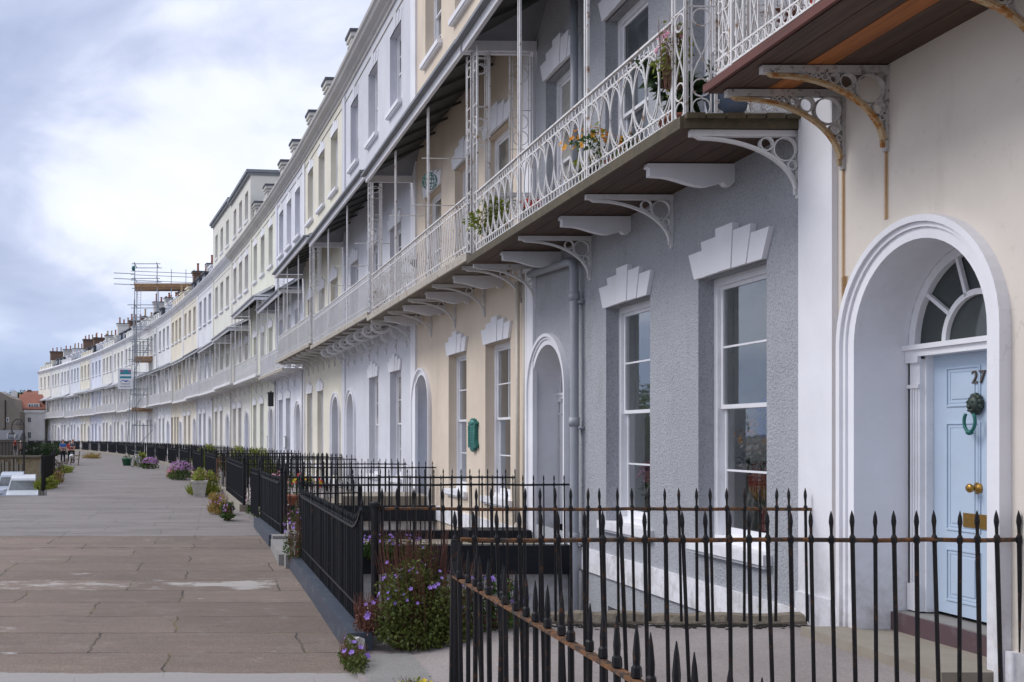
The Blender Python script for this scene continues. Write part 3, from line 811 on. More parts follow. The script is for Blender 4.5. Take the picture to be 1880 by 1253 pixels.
    bal = m.build('balcony', sm, e)
    if i == 0:
        m = MB(); m.box(b0, b1, 2*bw+.004, 3*bw-.004, zb-.002, zf-.03); m.build('floor_board', M['board_orange'], bal)
        m = MB(); m.box(b0, b1+.02, DEP+.002, DEP+.035, zb+.01, zf-.02); m.build('edge_board', M['board_red'], bal)
    elif i == 1:
        m = MB(); m.box(b0-.012, b0+.0, .0, DEP, zb-.012, zf-.01)
        n = 6
        for k in range(n): m.box(b0-.05, b0+.3, DEP*k/n+.008, DEP*(k+1)/n-.008, zf-.03, zf+.012+.008*(k % 2))
        m.build('floor_board', M['board_moss'], bal)
        m = MB(); m.box(b0, b1, DEP+.0, DEP+.035, zb-.01, zf); m.build('edge_board', M['board_moss'], bal)
    else:
        m = MB(); m.box(b0, b1, DEP+.0, DEP+.05, zb-.03, zf); m.build('edge_board', M['edge'] if i < 6 else im, bal)
    # brackets
    if i == 0:
        for u in (7.92, 7.35, 5.72, 3.9):
            bracket_arch(u, zb, 1.07, bal, M['iron_peel'], .66, 6, 0, .05, M['iron_rusty'])
    elif i == 1:
        us = (.06,1.25,2.6,3.8,5.1,6.35,7.5)
        for k, u in enumerate(us):
            bracket_arch(u, zb, 1.08, bal, M['iron_white_clean']) if k % 2 == 0 else bracket_corbel(u, zb, 1.08, bal, M['trim'])
    elif i == 2:
        for k in range(9):
            u = .2+k*1.05
            bracket_arch(u, zb, 1.08, bal, M['iron_white_clean']) if k % 2 == 0 else bracket_corbel(u, zb, 1.08, bal, M['trim'])
    elif i == 3:
        for k in range(8): bracket_scroll(.55+k*(W-1)/7.5, zb, 1.1, bal, M['iron_white_clean'])
    else:
        n = 8 if i in (4,) else 5
        for k in range(n): bracket_arch(.3+k*(W-.6)/(n-1), zb, DEP-.02, bal, M['iron_white_clean'], lod=lod)
    # railing
    zr0, zr1 = zf+.05, zf+.98
    m = MB(); yo = DEP-.05
    nb = 3; tw = .27
    endp = i not in (0,)
    if i == 0:
        railing_run(m, (b0,yo,0), (b1-.05,yo,0), zr0, zr1, 'rosette'); railing_run(m, (b1-.05,yo,0), (b1-.05,.02,0), zr0, zr1, 'rosette')
    else:
        railing_run(m, (b0+.05+tw,yo,0), (b1-.05-tw,yo,0), zr0, zr1, STY[i], lod)
        railing_run(m, (b0+.05,yo-tw,0), (b0+.05,.02,0), zr0, zr1, STY[i] if i > 1 else 'rosette', lod)
        if i < 12: railing_run(m, (b1-.05,yo-tw,0), (b1-.05,.02,0), zr0, zr1, STY[i], lod)
    m.build('railing', im, bal)
    ze = ZE[i]
    # posts and trellis
    tr_ends = [(b0+.05, 1), (b1-.05, -1)] if i else [(b1-.05, -1)]
    for (uu, sg) in tr_ends:
        m = MB(); trellis(m, (uu,yo,0), (uu+sg*tw,yo,0), zf, ze, lod); trellis(m, (uu,yo,0), (uu,yo-tw,0), zf, ze, lod)
        m.build('corner_trellis', im, bal)
    for k in range(1, nb):
        m = MB(); u = b0+(b1-b0)*k/nb; post_mesh(m, u, yo, zf, ze, (1,0), .075, True, lod); m.build('post', im, bal)
    if i == 1:   # the wall-side trellis panels behind neighbours' posts
        m = MB(); trellis(m, (b1-.05,.45,0), (b1-.05,.1,0), zf, ze-.1, 0); m.build('corner_trellis', im, bal)
    # canopy
    m = MB(); yc = DEP+.12; h0, h1 = (b0-.02, b1-.03) if i < 2 else (b0+.10, b1-.22)
    m.box(h0, h1, yc-.07, yc, ze-.02, ze+.16)
    m.box(h0, h0+.06, .02, yc-.07, ze-.02, ze+.14); m.box(h1-.06, h1, .02, yc-.07, ze-.02, ze+.14)
    cp = m.build('canopy', M['trim'] if lod < 2 else M['iron_white_clean'], bal)
    m = MB(); zt = ze+.78; n = 6; prof = []
    for k in range(n+1):
        q = k/n; prof.append((yc+.1-(yc+.1)*q, ze+.17+(zt-ze-.17)*(.72*q+.28*q*q)))
    hip = .7
    for k in range(n):
        (ya, za), (yb_, zb_) = prof[k], prof[k+1]
        ua0 = h0-.08+hip*k/n; ua1 = h0-.08+hip*(k+1)/n; ub0 = h1+.06-hip*k/n; ub1 = h1+.06-hip*(k+1)/n
        if i == 2: pass
        m.poly([(ua0,ya,za),(ub0,ya,za),(ub1,yb_,zb_),(ua1,yb_,zb_)])
        m.poly([(ua0,ya,za),(ua1,yb_,zb_),(ua1,.0,zb_),(ua0,.0,za)]); m.poly([(ub0,ya,za),(ub0,.0,za),(ub1,.0,zb_),(ub1,yb_,zb_)])
    for k in range(10):
        u = h0+.4+(h1-h0-.8)*k/9
        if lod < 2: m.bar((u,yc+.02,ze+.22),(u,.05,zt+.02),.03,.03)
    m.box(h0-.08, h1+.06, yc, yc+.11, ze+.13, ze+.185)
    m.build('canopy_roof', M['lead'] if i < 6 or i in (9, 12) else M['lead_pale'], cp)
    m = MB()
    for k in range(n):
        (ya, za), (yb_, zb_) = prof[k], prof[k+1]
        m.poly([(h0+.05,ya-.1,za-.03),(h0+.05,max(0,yb_-.1),zb_-.03),(h1-.05,max(0,yb_-.1),zb_-.03),(h1-.05,ya-.1,za-.03)])
    for k in range(1, 8):
        u = h0+(h1-h0)*k/8; m.bar((u,yc-.07,ze+.1),(u,.02,ze+.60),.04,.05)
    m.build('canopy_lining', M['under'], cp)
    return dict(e=e, W=W, dr=dr, gw=gw, Yn=Yn, Yf=Yf, mir=mir, zb=zb, bal=bal)
M['room'] = plain('pale_room_paint', (.88,.87,.83), .9, 0, .05)
M['d_white'] = paint('white_door_paint', (.70,.70,.72), .4); M['d_grey'] = paint('grey_door_paint', (.30,.32,.35), .4)
M['d_blue'] = paint('dusty_blue_door_paint', (.30,.38,.52), .4); M['d_dark'] = paint('dark_door_paint', (.05,.055,.08), .35)
M['d_brown'] = paint('orange_brown_door', (.42,.21,.05), .4)
M['corn'] = stucco('weathered_cornice', (.60,.575,.55), .3, 30, .7, (.25,.21,.17)); M['chim'] = stucco('weathered_chimney_render', (.60,.58,.55), .4, 20, .9, (.2,.18,.15))
M['edge'] = paint('rust_stained_edge', (.42,.38,.32), .7, rust=.5, rustcol=(.2,.12,.05), wear=.7, scale=4)
M['board_pale'] = wood('pale_weathered_board', (.22,.18,.13), (.10,.08,.06))
M['lead_pale'] = plain('pale_lead_sheet', (.42,.43,.46), .6, 0, .2, 2)
HS = [house(i) for i in range(len(NAMES))]
def to_world(i, u, y, z):
    h = HS[i]; a = h['e'].rotation_euler[2]; p = h['e'].location
    return Vector((p.x+cos(a)*u-sin(a)*y, p.y+sin(a)*u+cos(a)*y, z))

# details fixed to the houses -------------------------------------------------
def part(mb, name, mat, i, smooth=False): return mb.build(name, mat, HS[i]['e'], smooth)
# grey house downpipe
m = MB(); up_ = 5.42
m.tube([(7.45,.10,2.62),(5.62,.12,2.52),(5.48,.12,2.48),(up_,.12,2.38),(up_,.12,-2.0),(up_,.12,-4.4)], .062, 10)
for z in (1.9,.1,-1.55): m.box(up_-.09,up_+.09,.0,.09,z-.02,z+.02); m.lathe([(.075,0),(.075,.12)], (up_,.12,z+.03), 10)
m.tube([(up_,.12,3.0),(up_,.12,6.3)], .055, 10)
part(m, 'downpipe', M['pipe_grey'], 1, True)
m = MB()
for k, (y, r) in enumerate(((.05,.03),(.04,.018))):
    m.tube([(-.08-.13*k,y,2.7),(-.08-.13*k,y,-1.7)], r, 8)
m.tube([(.14,.09,2.6),(.14,.09,-1.7)], .035, 8); m.tube([(.14,.09,-1.5),(.1,.2,-1.75)], .04, 8)
part(m, 'downpipe', M['pipe_cream'], 2, True)
for i in (4, 5, 7, 8, 9):
    m = MB(); m.tube([(HS[i]['W']-.2,.1,2.8),(HS[i]['W']-.2,.1,-1.8)], .05, 6); part(m, 'downpipe', M['iron_white_clean'], i, True)
for k in (12,14,16,18,20,22):
    m = MB(); m.tube([(HS[k]['W']-.1,.12,2.8),(HS[k]['W']-.1,.12,-1.8)], .06, 5); m.tube([(HS[k]['W']-.1,.12,6.9),(HS[k]['W']-.1,.12,11.5)], .05, 5); part(m, 'downpipe', M['iron_white_clean'], k)
# antenna, floodlight, box lamp
m = MB(); m.tube([(6.6,-.75,12.2),(6.6,-.75,13.9)], .02, 5); m.tube([(6.6,-.8,13.82),(6.6,.32,13.78)], .014, 4)
for k in range(9): m.bar((6.35,-.6+.11*k,13.81),(6.85,-.6+.11*k,13.81),.008)
part(m, 'aerial', M['bronze'], 3)

t = NT('rust_streak'); n = t.noise(1, 5, .7, t.map((30,30,.9))); tc = t.n.new('ShaderNodeTexCoord')
sx = t.n.new('ShaderNodeSeparateXYZ'); t.L(tc.outputs['Generated'], sx.inputs[0])
edge = t.math('SUBTRACT', 1.0, t.math('MULTIPLY', t.math('ABSOLUTE', t.math('SUBTRACT', sx.outputs[0], .5)), 2.0))
al = t.math('MULTIPLY', t.ramp(n, [(.3,.25),(.62,1.)]), t.math('POWER', edge, 1.8), True)
t.color((.42,.22,.06)); t.rough(.85); t.L(t.math('MULTIPLY', al, .85), t.b.inputs['Alpha']); M['streak'] = t.m
for (u, z0, z1, w) in ((7.925,-1.3,2.33,.08),(7.36,1.72,2.33,.08),(7.905,-.4,1.35,.14)):
    m = MB(); m.box(u-w/2, u+w/2, .0045, .0065, z0, z1); part(m, 'rust_stain', M['streak'], 0)

# plaque on the peach house
m = MB(); o = [(-.13,.33),(-.16,.40),(-.13,.47),(-.09,.45),(-.07,.53),(0,.58),(.07,.53),(.09,.45),(.13,.47),(.16,.40),(.13,.33),(.12,.1),(.13,-.2),(.165,-.36),(.15,-.44),(.08,-.44),(.06,-.52),(0,-.58),(-.06,-.52),(-.08,-.44),(-.15,-.44),(-.165,-.36),(-.13,-.2),(-.12,.1)]
pe = empty('wall_plaque'); pe.parent = HS[2]['e']; pe.location = (2.98,.0,.06)
bpy.data.objects.remove(pe)
m.prism([(2.98+1.7*a,.57*b) for a, b in o], .002, .07)
pq = part(m, 'wall_plaque', M['verdigris'], 2)
m = MB()
m.ball((2.98,.07,.25),.15,.03,.05,8,6)
for sg in (-1,1): m.tube([(2.98+sg*.2,.075,.19),(2.98+sg*.19,.075,-.18)], .018, 5)
for k in range(7):
    w = [.14,.10,.15,.13,.15,.10,.14][k]; z = .165-k*.05
    uu = 2.98-w
    while uu < 2.98+w-.01:
        l = rnd(.02,.06); m.box(uu, min(uu+l,2.98+w), .07, .078, z-.011, z+.011); uu += l+.016
M['verd_light'] = plain('pale_verdigris', (.07,.26,.22), .5, .1, .4, 25)
m.build('relief', M['verd_light'], pq)

# ------------------------------------------------------------------ ground
def walk_mat():
    t = NT('walkway_surface'); s = t.n.new('ShaderNodeSeparateXYZ'); t.L(t.geo, s.inputs[0]); Y = s.outputs[1]
    wob = t.noise(1.3, 4)
    vec = t.map((1,1,1), (.35,.1,0))
    b = t.n.new('ShaderNodeTexBrick'); b.offset = .37; b.offset_frequency = 2; b.squash = 1.35; b.squash_frequency = 3; b.inputs['Scale'].default_value = 1.0; b.inputs['Brick Width'].default_value = 1.9; b.inputs['Row Height'].default_value = .93
    b.inputs['Mortar Size'].default_value = .013; b.inputs['Mortar Smooth'].default_value = .3; b.inputs['Bias'].default_value = 0
    b.inputs['Color1'].default_value = (.72,.70,.68,1); b.inputs['Color2'].default_value = (1.12,1.1,1.08,1); b.inputs['Mortar'].default_value = (0,0,0,1)
    dv = t.n.new('ShaderNodeVectorMath'); dv.operation = 'MULTIPLY_ADD'
    nz = t.n.new('ShaderNodeTexNoise'); nz.inputs['Scale'].default_value = 2.2; nz.inputs['Detail'].default_value = 5; t.L(t.geo, nz.inputs['Vector'])
    t.L(nz.outputs['Color'], dv.inputs[0]); dv.inputs[1].default_value = (.16,.16,0); t.L(vec, dv.inputs[2]); t.L(dv.outputs[0], b.inputs['Vector'])
    agg = t.noise(95, 3, .8); agg2 = t.noise(30, 5, .75); big = t.noise(.45, 5, .6)
    c = t.mix(t.ramp(agg, [(.36,0.),(.66,1.)]), (.108,.080,.065), (.275,.222,.186))
    c = t.mix(.75, c, t.mix(t.ramp(big, [(.3,0.),(.7,1.)]), (.80,.78,.76), (1.12,1.08,1.04)), 'MULTIPLY')
    c = t.mix(.6, c, b.outputs['Color'], 'MULTIPLY')
    # lichen and moss in some joints, dark cracks in others
    jm = b.outputs['Fac']
    c = t.mix(t.math('MULTIPLY', jm, .75), c, t.mix(t.ramp(t.noise(1.6,4), [(.45,0.),(.6,1.)]), (.035,.03,.028), (.16,.12,.05)))
    # pale worn patches
    pn = t.noise(1, 6, .75, t.map((1.1,1.9,1)))
    band = t.math('SUBTRACT', 1.0, t.math('MULTIPLY', t.math('ABSOLUTE', t.math('SUBTRACT', Y, 13.35)), 1.5), True)
    pth = t.math('ADD', t.math('MULTIPLY', band, .19), t.math('MULTIPLY', t.ramp(t.noise(.7,3), [(.4,0.),(.7,1.)]), .08))
    pm = t.ramp(t.math('ADD', pn, pth), [(.655,0.),(.73,1.)])
    c = t.mix(t.math('MULTIPLY', pm, .62), c, (.50,.48,.46))
    gp = t.ramp(t.noise(2.6, 7, .78), [(.54,0.),(.68,.32)]); c = t.mix(gp, c, t.mix(agg2, (.24,.21,.185), (.38,.345,.31)))
    dk = t.ramp(t.noise(3.7, 6, .7), [(.58,0.),(.70,.4)]); c = t.mix(dk, c, (.075,.06,.05))
    ws = t.ramp(t.noise(1, 6, .72, t.map((1.1,5.5,1), (7,3,0))), [(.34,.70),(.62,1.16)]); c = t.mix(.35, c, ws, 'MULTIPLY')
    fl = t.math('GREATER_THAN', t.noise(210, 2, .6), .66); c = t.mix(t.math('MULTIPLY', fl, .5), c, (.48,.44,.41))
    # resurfaced stretches farther along
    sm = t.mix(t.ramp(t.noise(60,3,.8), [(.3,0.),(.7,1.)]), (.165,.147,.14), (.27,.243,.233))
    st = t.ramp(t.noise(1, 4, .6, t.map((.25,3.0,1))), [(.35,.8),(.65,1.1)])
    sm = t.mix(1.0, sm, st, 'MULTIPLY')
    asph = t.mix(t.ramp(t.noise(70,3,.8), [(.3,0.),(.7,1.)]), (.165,.145,.138), (.26,.235,.225))
    asph = t.mix(1.0, asph, t.ramp(t.noise(1, 5, .6, t.map((.15,.9,1))), [(.3,.78),(.7,1.12)]), 'MULTIPLY')
    Yw = t.math('ADD', Y, t.math('MULTIPLY', t.math('SUBTRACT', wob, .5), .25))
    def step(y): return t.math('GREATER_THAN', Yw, y)
    pt = t.ramp(t.noise(1, 6, .75, t.map((.5,.9,1), (4,2,0))), [(.50,.0),(.60,.45)])
    sm = t.mix(pt, sm, (.12,.108,.103)); asph = t.mix(pt, asph, (.12,.10,.092))
    jf = t.math('MULTIPLY', jm, .45); sm = t.mix(jf, sm, (.06,.055,.055)); asph = t.mix(jf, asph, (.06,.05,.045))
    c = t.mix(step(19.9), c, sm); c = t.mix(step(27.5), c, asph); c = t.mix(step(49.0), c, sm); c = t.mix(step(57.5), c, t.mix(.5, sm, asph))
    for (y, w) in ((17.75,.05),(19.9,.035),(27.5,.02)):
        ln = t.math('LESS_THAN', t.math('ABSOLUTE', t.math('SUBTRACT', Yw, y)), w)
        ln = t.math('MULTIPLY', ln, t.ramp(t.noise(2.2,5,.7), [(.40,0.),(.5,1.)])); c = t.mix(t.math('MULTIPLY', ln, .8), c, (.03,.025,.025))
    front = t.math('LESS_THAN', Yw, 8.35); c = t.mix(front, c, t.mix(agg2, (.26,.245,.235), (.36,.34,.325)))
    t.color(c); t.rough(.88)
    h = t.math('SUBTRACT', t.math('MULTIPLY', agg, .5), t.math('MULTIPLY', jm, 1.5)); t.bump(h, .5, .006); return t.m
M['walk'] = walk_mat()
def conc(name, c, sc=60):
    t = NT(name); a = t.noise(sc,4,.75); b = t.noise(.8,5,.65)
    x = t.mix(t.ramp(a, [(.3,0.),(.7,1.)]), scl(c,.72), scl(c,1.25)); x = t.mix(.8, x, t.ramp(b, [(.3,.72),(.7,1.12)]), 'MULTIPLY')
    n2 = t.ramp(t.noise(2.3,6,.75), [(.6,0.),(.75,.55)]); x = t.mix(n2, x, scl(c,.45)); t.color(x); t.rough(.88); t.bump(a, .4, .004); return t.m
M['forecourt'] = conc('forecourt_concrete', (.30,.265,.255)); M['slab'] = conc('grey_entrance_slab', (.25,.24,.23))
M['ground'] = conc('lower_ground', (.12,.12,.11), 8); M['asphalt'] = conc('lower_road_asphalt', (.07,.07,.075), 40)
M['moss'] = plain('dark_moss', (.022,.018,.012), .95, 0, .4, 30)
M['white_wall'] = stucco('area_white_wall', (.70,.70,.71), .3, 25, .5)
M['pot_stone_w'] = stucco('flaking_white_kerb_stone', (.55,.54,.52), .6, 20, 1.2)
M['sandstone'] = stucco('tan_sandstone', (.42,.33,.20), .8, 9, 1.0, (.14,.10,.06), .03)

def left_edge(Y):
    if Y < 76: return -.157*Y-.45*max(0,1-abs(Y-36)/6)
    return xw(Y)-11.75
m = MB()
stops = [-3,2,6,9,12,15,18,21,24,27,30,33.6]
for a, b in zip(stops, stops[1:]):
    m.poly([(-16,a,g(a)),(xw(a)-4.0,a,g(a)),(xw(b)-4.0,b,g(b)),(-16,b,g(b))])
stops = [33.6+4.2*k for k in range(0,41)]
for a, b in zip(stops, stops[1:]):
    m.poly([(left_edge(a),a,g(a)),(xw(a)-4.0,a,g(a)),(xw(b)-4.0,b,g(b)),(left_edge(b),b,g(b))])
    m.poly([(left_edge(a),a,g(a)),(left_edge(b),b,g(b)),(left_edge(b),b,-4.5),(left_edge(a),a,-4.5)])
m.poly([(-16,33.6,g(33)),(left_edge(33.6),33.6,g(33)),(left_edge(33.6),33.6,-4.5),(-16,33.6,-4.5)])
struct(m, 'walkway', M['walk'])
m = MB(); m.poly([(-3000,-300,-4.55),(3000,-300,-4.55),(3000,4000,-4.55),(-3000,4000,-4.55)]); struct(m, 'ground', M['ground'])
m = MB(); m.poly([(-15.5,35,-4.5),(-8.2,35,-4.5),(-9,60,-4.5),(-13.2,85,-4.5),(-20,110,-4.5),(-36,160,-4.5),(-60,200,-4.5),(-75,190,-4.5),(-46,140,-4.5),(-30,110,-4.5),(-20,80,-4.5)]); struct(m, 'road', M['asphalt'])

# forecourt of the cream house, with grey slabs at its entrance and a slope up from them
m = MB(); m.box(2.35,5.36,-2,9.28,-2.4,-1.69)
m.add([(1.5,-2,-1.865),(2.35,-2,-1.69),(2.35,9.28,-1.69),(1.5,9.28,-1.865),(1.5,-2,-2.4),(2.35,-2,-2.4),(2.35,9.28,-2.4),(1.5,9.28,-2.4)], [(0,1,2,3),(0,3,7,4),(3,2,6,7),(0,4,5,1)])
m.box(1.1,1.5,7.06,9.28,-2.4,-1.872); struct(m, 'forecourt', M['forecourt'])
m = MB()
for (a,b,c,d) in ((1.13,1.60,7.07,7.85),(1.15,1.62,7.87,8.72)):
    z = -1.858-rnd(0,.006); m.add([(a,c,z),(b,c,z+.03),(b,d,z+.03),(a,d,z),(a,c,-2),(b,c,-2),(b,d,-2),(a,d,-2)], [(0,1,2,3),(0,4,5,1),(1,5,6,2),(2,6,7,3),(3,7,4,0)])
struct(m, 'forecourt_slab', M['slab'])
m = MB(); m.lathe([(.12,-2.0),(.115,-1.82),(.09,-1.77),(.04,-1.75)], (0,0,0), 7); m.v = [(1.19+x*.8+rnd(-.012,.012),8.93+y*.6+rnd(-.012,.012),z+rnd(-.012,.012)) for x,y,z in m.v]; struct(m, 'kerb_end_stone', M['pot_stone_w'])
m = MB(); m.box(1.0,1.36,-2,7.04,-2.3,-1.74); struct(m, 'kerb_near', M['kerb_blue'])
def kerb(Y0, Y1, off=4.27, w=.23, h=.2, mat='kerb_blue', name='kerb'):
    m = MB(); n = max(1, int((Y1-Y0)/2)); pts = [Y0+(Y1-Y0)*k/n for k in range(n+1)]
    for a, b in zip(pts, pts[1:]):
        xa, xb = xw(a)-off, xw(b)-off
        vs = [(xa,a,-4.4),(xa+w,a,-4.4),(xb+w,b,-4.4),(xb,b,-4.4),(xa+.02,a,g(a)+h),(xa+w,a,g(a)+h),(xb+w,b,g(b)+h),(xb+.02,b,g(b)+h)]
        m.add(vs, [(3,2,1,0),(4,5,6,7),(0,1,5,4),(1,2,6,5),(2,3,7,6),(3,0,4,7)])
    return struct(m, name, M[mat])
kerb(8.98, 14.95, 4.23); kerb(18.0, 21.9, 4.30, name='kerb'); 
m = MB(); m.box(.98,1.42,14.96,15.32,-2.3,-1.735); m.box(.9,1.9,15.33,17.6,-2.3,-1.77); m.box(.93,1.35,17.61,17.98,-2.3,-1.72); struct(m, 'entrance_step', M['slab'])

# lightwells of the grey and the peach house, and the bridges to their doors
def X(Y, o): return xw(Y)-o
m = MB()
m.box(1.3,5.4,9.3,15.3,-4.53,-4.42); m.box(1.1,5.3,17.7,23.4,-4.53,-4.42); struct(m, 'area_floor', M['forecourt'])
m = MB(); m.box(1.9,5.2,15.36,17.52,-4.4,-1.9); m.box(1.38,1.5,9.42,15.2,-4.4,-1.72); m.box(1.25,1.4,17.8,23.3,-4.4,-1.72); m.box(1.4,4.95,23.6,26.2,-4.4,-1.9); struct(m, 'area_wall', M['white_wall'])
m = MB(); m.box(1.9,5.2,15.36,17.52,-1.9,-1.76); m.box(1.0,4.95,23.6,26.2,-1.9,-1.74); struct(m, 'entrance_bridge', M['stone'])
m = MB()
m.box(1.42,5.19,15.16,15.36,-2.04,-1.62); m.box(1.42,5.15,17.5,17.7,-1.95,-1.62); m.box(1.2,4.98,23.42,23.6,-1.95,-1.6); m.box(1.0,4.8,26.2,26.4,-1.95,-1.6)
m.box(4.1,5.12,16.9,17.49,-1.76,-1.56)
struct(m, 'bridge_kerb', M['black_wall'])
m = MB(); m.box(2.4,4.95,24.0,25.9,-1.74,-1.58); m.box(2.9,4.95,24.0,25.9,-1.58,-1.42); struct(m, 'entrance_steps', M['stone'])
m = MB(); pts = [(1.5,9.34,-1.71)]+[(1.5+k*.16,9.34+rnd(-.01,.01),-1.71+rnd(-.012,.012)) for k in range(1,24)]+[(5.3,9.34,-1.7)]
m.tube(pts, [.11+rnd(-.012,.012) for _ in pts], 9); struct(m, 'coping', M['coping'])
m = MB()
for k in range(420):
    x = rnd(1.9,5.2); y = 9.2-abs(random.gauss(0,.07)); r = rnd(.008,.03)
    m.ball((x,y,-1.69),r*1.6,r,r*.5,5,3)
tag(m.build('moss_debris', M['moss']), 'dark moss and leaf debris along the stone coping', 'moss', kind='stuff')
# farther forecourts: beds and paving between the railings and the fronts
m = MB()
stops = [26.4+4*k for k in range(0,44)]
for a, b in zip(stops, stops[1:]):
    m.poly([(xw(a)-4.12,a,g(a)+.17),(xw(a)+.2,a,g(a)+.17),(xw(b)+.2,b,g(b)+.17),(xw(b)-4.12,b,g(b)+.17)])
struct(m, 'forecourt', M['forecourt'])
kerb(26.4, 198, 4.32, .24, .19, 'stone', 'kerb')

# ------------------------------------------------------------------ railings
def bar_prof(h, s=1.0, tip=.20):
    return [(.0135*s,0),(.0135*s,h-.02),(.0185*s,h-.015),(.0185*s,h+.02),(.0095*s,h+.04),(.0105*s,h+tip*.42),(.0155*s,h+tip*.62),(.012*s,h+tip*.8),(.0015,h+tip)] if tip < .3 else [(.0145*s,0),(.0145*s,h-.02),(.0145*s,h+.01),(.021*s,h+.015),(.019*s,h+.05),(.013*s,h+.06),(.0145*s,h+.10),(.009*s,h+.17),(.002,h+.215)]
BARS = {}
def bar_mesh(h, s, tip, mat):
    key = (round(h,2), s, tip, mat)
    if key not in BARS:
        m = MB(); m.lathe(bar_prof(h, s, tip), (0,0,0), 6)
        me = bpy.data.meshes.new('bar'); me.from_pydata(m.v, [], m.f); me.materials.append(M[mat]); BARS[key] = me
    return BARS[key]
def railing(label, p0, p1, zr, spacing=.135, base=None, matb='iron_black', matr='iron_black', s=1.0, tip=.20, lean=0.0, swoop=0.0, individual=True, post0=False, post1=False, finial=True, railw=.03, group='black iron railings in front of the houses', jit=.5, flat=False):
    """a run of spear-topped bars under one rail; swoop lifts the rail at both ends"""
    p0, p1 = Vector((p0[0],p0[1],0)), Vector((p1[0],p1[1],0)); L = (p1-p0).length; d = (p1-p0)/L
    e = tag(empty('iron_railing', (p0.x,p0.y,0), math.atan2(d.y,d.x)), label, 'railing', group)
    def zrail(t):
        z = zr
        if swoop:
            for q in (t, L-t):
                if q < .55: z += swoop*(1-q/.55)**2.4
        return z
    bz = base if base else (lambda t: -1.72)
    n = max(1, round(L/spacing)); m = MB()
    k = 40 if swoop else 1
    pts = [(L*q/k, 0, zrail(L*q/k)) for q in range(k+1)]
    if swoop:
        pts = [(0,0,zrail(0)+.02)]+[(L*q/60,0,zrail(L*q/60)) for q in range(61)]
        for a, b in zip(pts, pts[1:]): m.bar(a, b, .05, .022)
    elif flat: m.bar(pts[0], pts[-1], .042, .016)
    else: m.tube([(L*q/12, 0, zr+rnd(-.004,.004)) for q in range(13)], railw/2, 6)
    m.build('rail', M[matr], e)
    if swoop:
        m = MB(); m.bar((0,0,bz(0)+.16),(L,0,bz(L)+.16),.03,.02); m.build('rail', M[matb], e)
    if individual:
        for q in range(n+1):
            t = L*(q+.0)/n if not (post0 or post1) else L*(q+.5)/(n+1)
            h = zrail(t)-bz(t); o = link('bar', bar_mesh(h, s, tip, matb), None, e)
            o.location = (t,0,bz(t)); o.rotation_euler = (rnd(-.008,.008)*jit, -lean+rnd(-.012,.012)*jit, rnd(0,1))
    else:
        m = MB()
        for q in range(n+1):
            t = L*q/n; h = zrail(t)-bz(t)
            m.lathe([(.016*s,0),(.016*s,h+.02),(.011*s,h+.05),(.022*s,h+tip*.6),(.002,h+tip)], (t,0,bz(t)), 4)
        m.build('bar_row', M[matb], e)
    for flag, t in ((post0,0),(post1,L)):
        if flag:
            m = MB(); r = .032 if flag is True else flag; h = zrail(t)-bz(t)
            m.lathe([(r,0),(r,h+.02),(r*1.35,h+.025),(r*1.35,h+.055),(r*.9,h+.06)]+([(r*1.2,h+.1),(r*.9,h+.16),(.004,h+.24)] if finial else [(r*.8,h+.065)]), (t,0,bz(t)), 10); m.build('post', M[matb], e)
    return e
KB = lambda o, Y: xw(Y)-o
# A: across the cream house's forecourt, nearest; B: along the walkway toward the viewer
railing('rusty railing with spear-topped bars crossing right in front of the blue front door', (1.62,6.9), (5.36,6.9), -.70, .138, lambda t: -1.70, 'iron_black_rust', 'rail_rust', lean=.040, jit=1.4)
e = railing('nearest rusted railing running along the walkway at the bottom of the picture', (1.56,6.80), (1.60,1.2), -.93, .172, lambda t: -1.80, 'iron_black_rust', 'rail_rust', s=1.0, tip=.35, flat=True, jit=2)
m = MB(); q = [(0,0,-.70),(.01,0,-.76),(.02,0,-.83),(.07,0,-.89),(.18,0,-.92)]
for a, b in zip(q, q[1:]): m.bar(a, b, .06, .016)
m.tube([(-.02,0,-.69),(-.03,0,-1.2),(-.05,.0,-1.95)], [.024,.03,.034], 6); m.build('post', M['iron_black_rust'], e)
# C and D: corner of the grey house's area
railing('rusty railing with spear bars standing on the mossy stone coping before the grey house', (1.40,9.22), (5.32,9.22), -.66, .145, lambda t: -1.66, 'iron_black_rust', 'rail_rust', s=.95, tip=.19, lean=.012, jit=1.4, post0=.036, finial=False)
m = MB(); m.ball((5.33,9.25,-.66),.035,.05,.035,7,5); 
railing('black front railing with a dipped rail on the blue kerb before the grey house', (1.29,9.26), (1.17,14.85), -.86, .112, lambda t: g(9.26+t)+.2, 'iron_black', 'iron_black', s=.95, tip=.12, swoop=.17)
# G, H: both sides of the bridge to the grey house's door
railing('thin black railing on the near side of the grey house bridge, ending at its downpipe', (1.25,15.26), (5.19,15.26), -.735, .155, lambda t: -1.62, s=.8, tip=.15, lean=.012, post0=.03)
railing('thin black railing on the far side of the grey house bridge', (1.15,17.6), (5.13,17.6), -.72, .16, lambda t: -1.62, s=.8, tip=.15, post0=.03)
railing('black front railing with a dipped rail before the peach house windows', (1.12,18.05), (.9,21.8), -.86, .112, lambda t: g(18+t)+.2, s=.95, tip=.12, swoop=.17, post0=.035)
railing('thin black railing beside the near edge of the peach house steps', (.95,23.5), (4.95,23.5), -.74, .16, lambda t: -1.62, s=.85, tip=.15, post0=.03)
railing('thin black railing beside the far edge of the peach house steps', (.7,26.3), (4.8,26.3), -.74, .16, lambda t: -1.62, s=.85, tip=.15, post0=.03)
railing('short black front railing between the peach and the lilac-grey house', (.85,21.9), (.75,23.3), -.84, .13, lambda t: g(22)+.2, s=.9, tip=.13, individual=False)
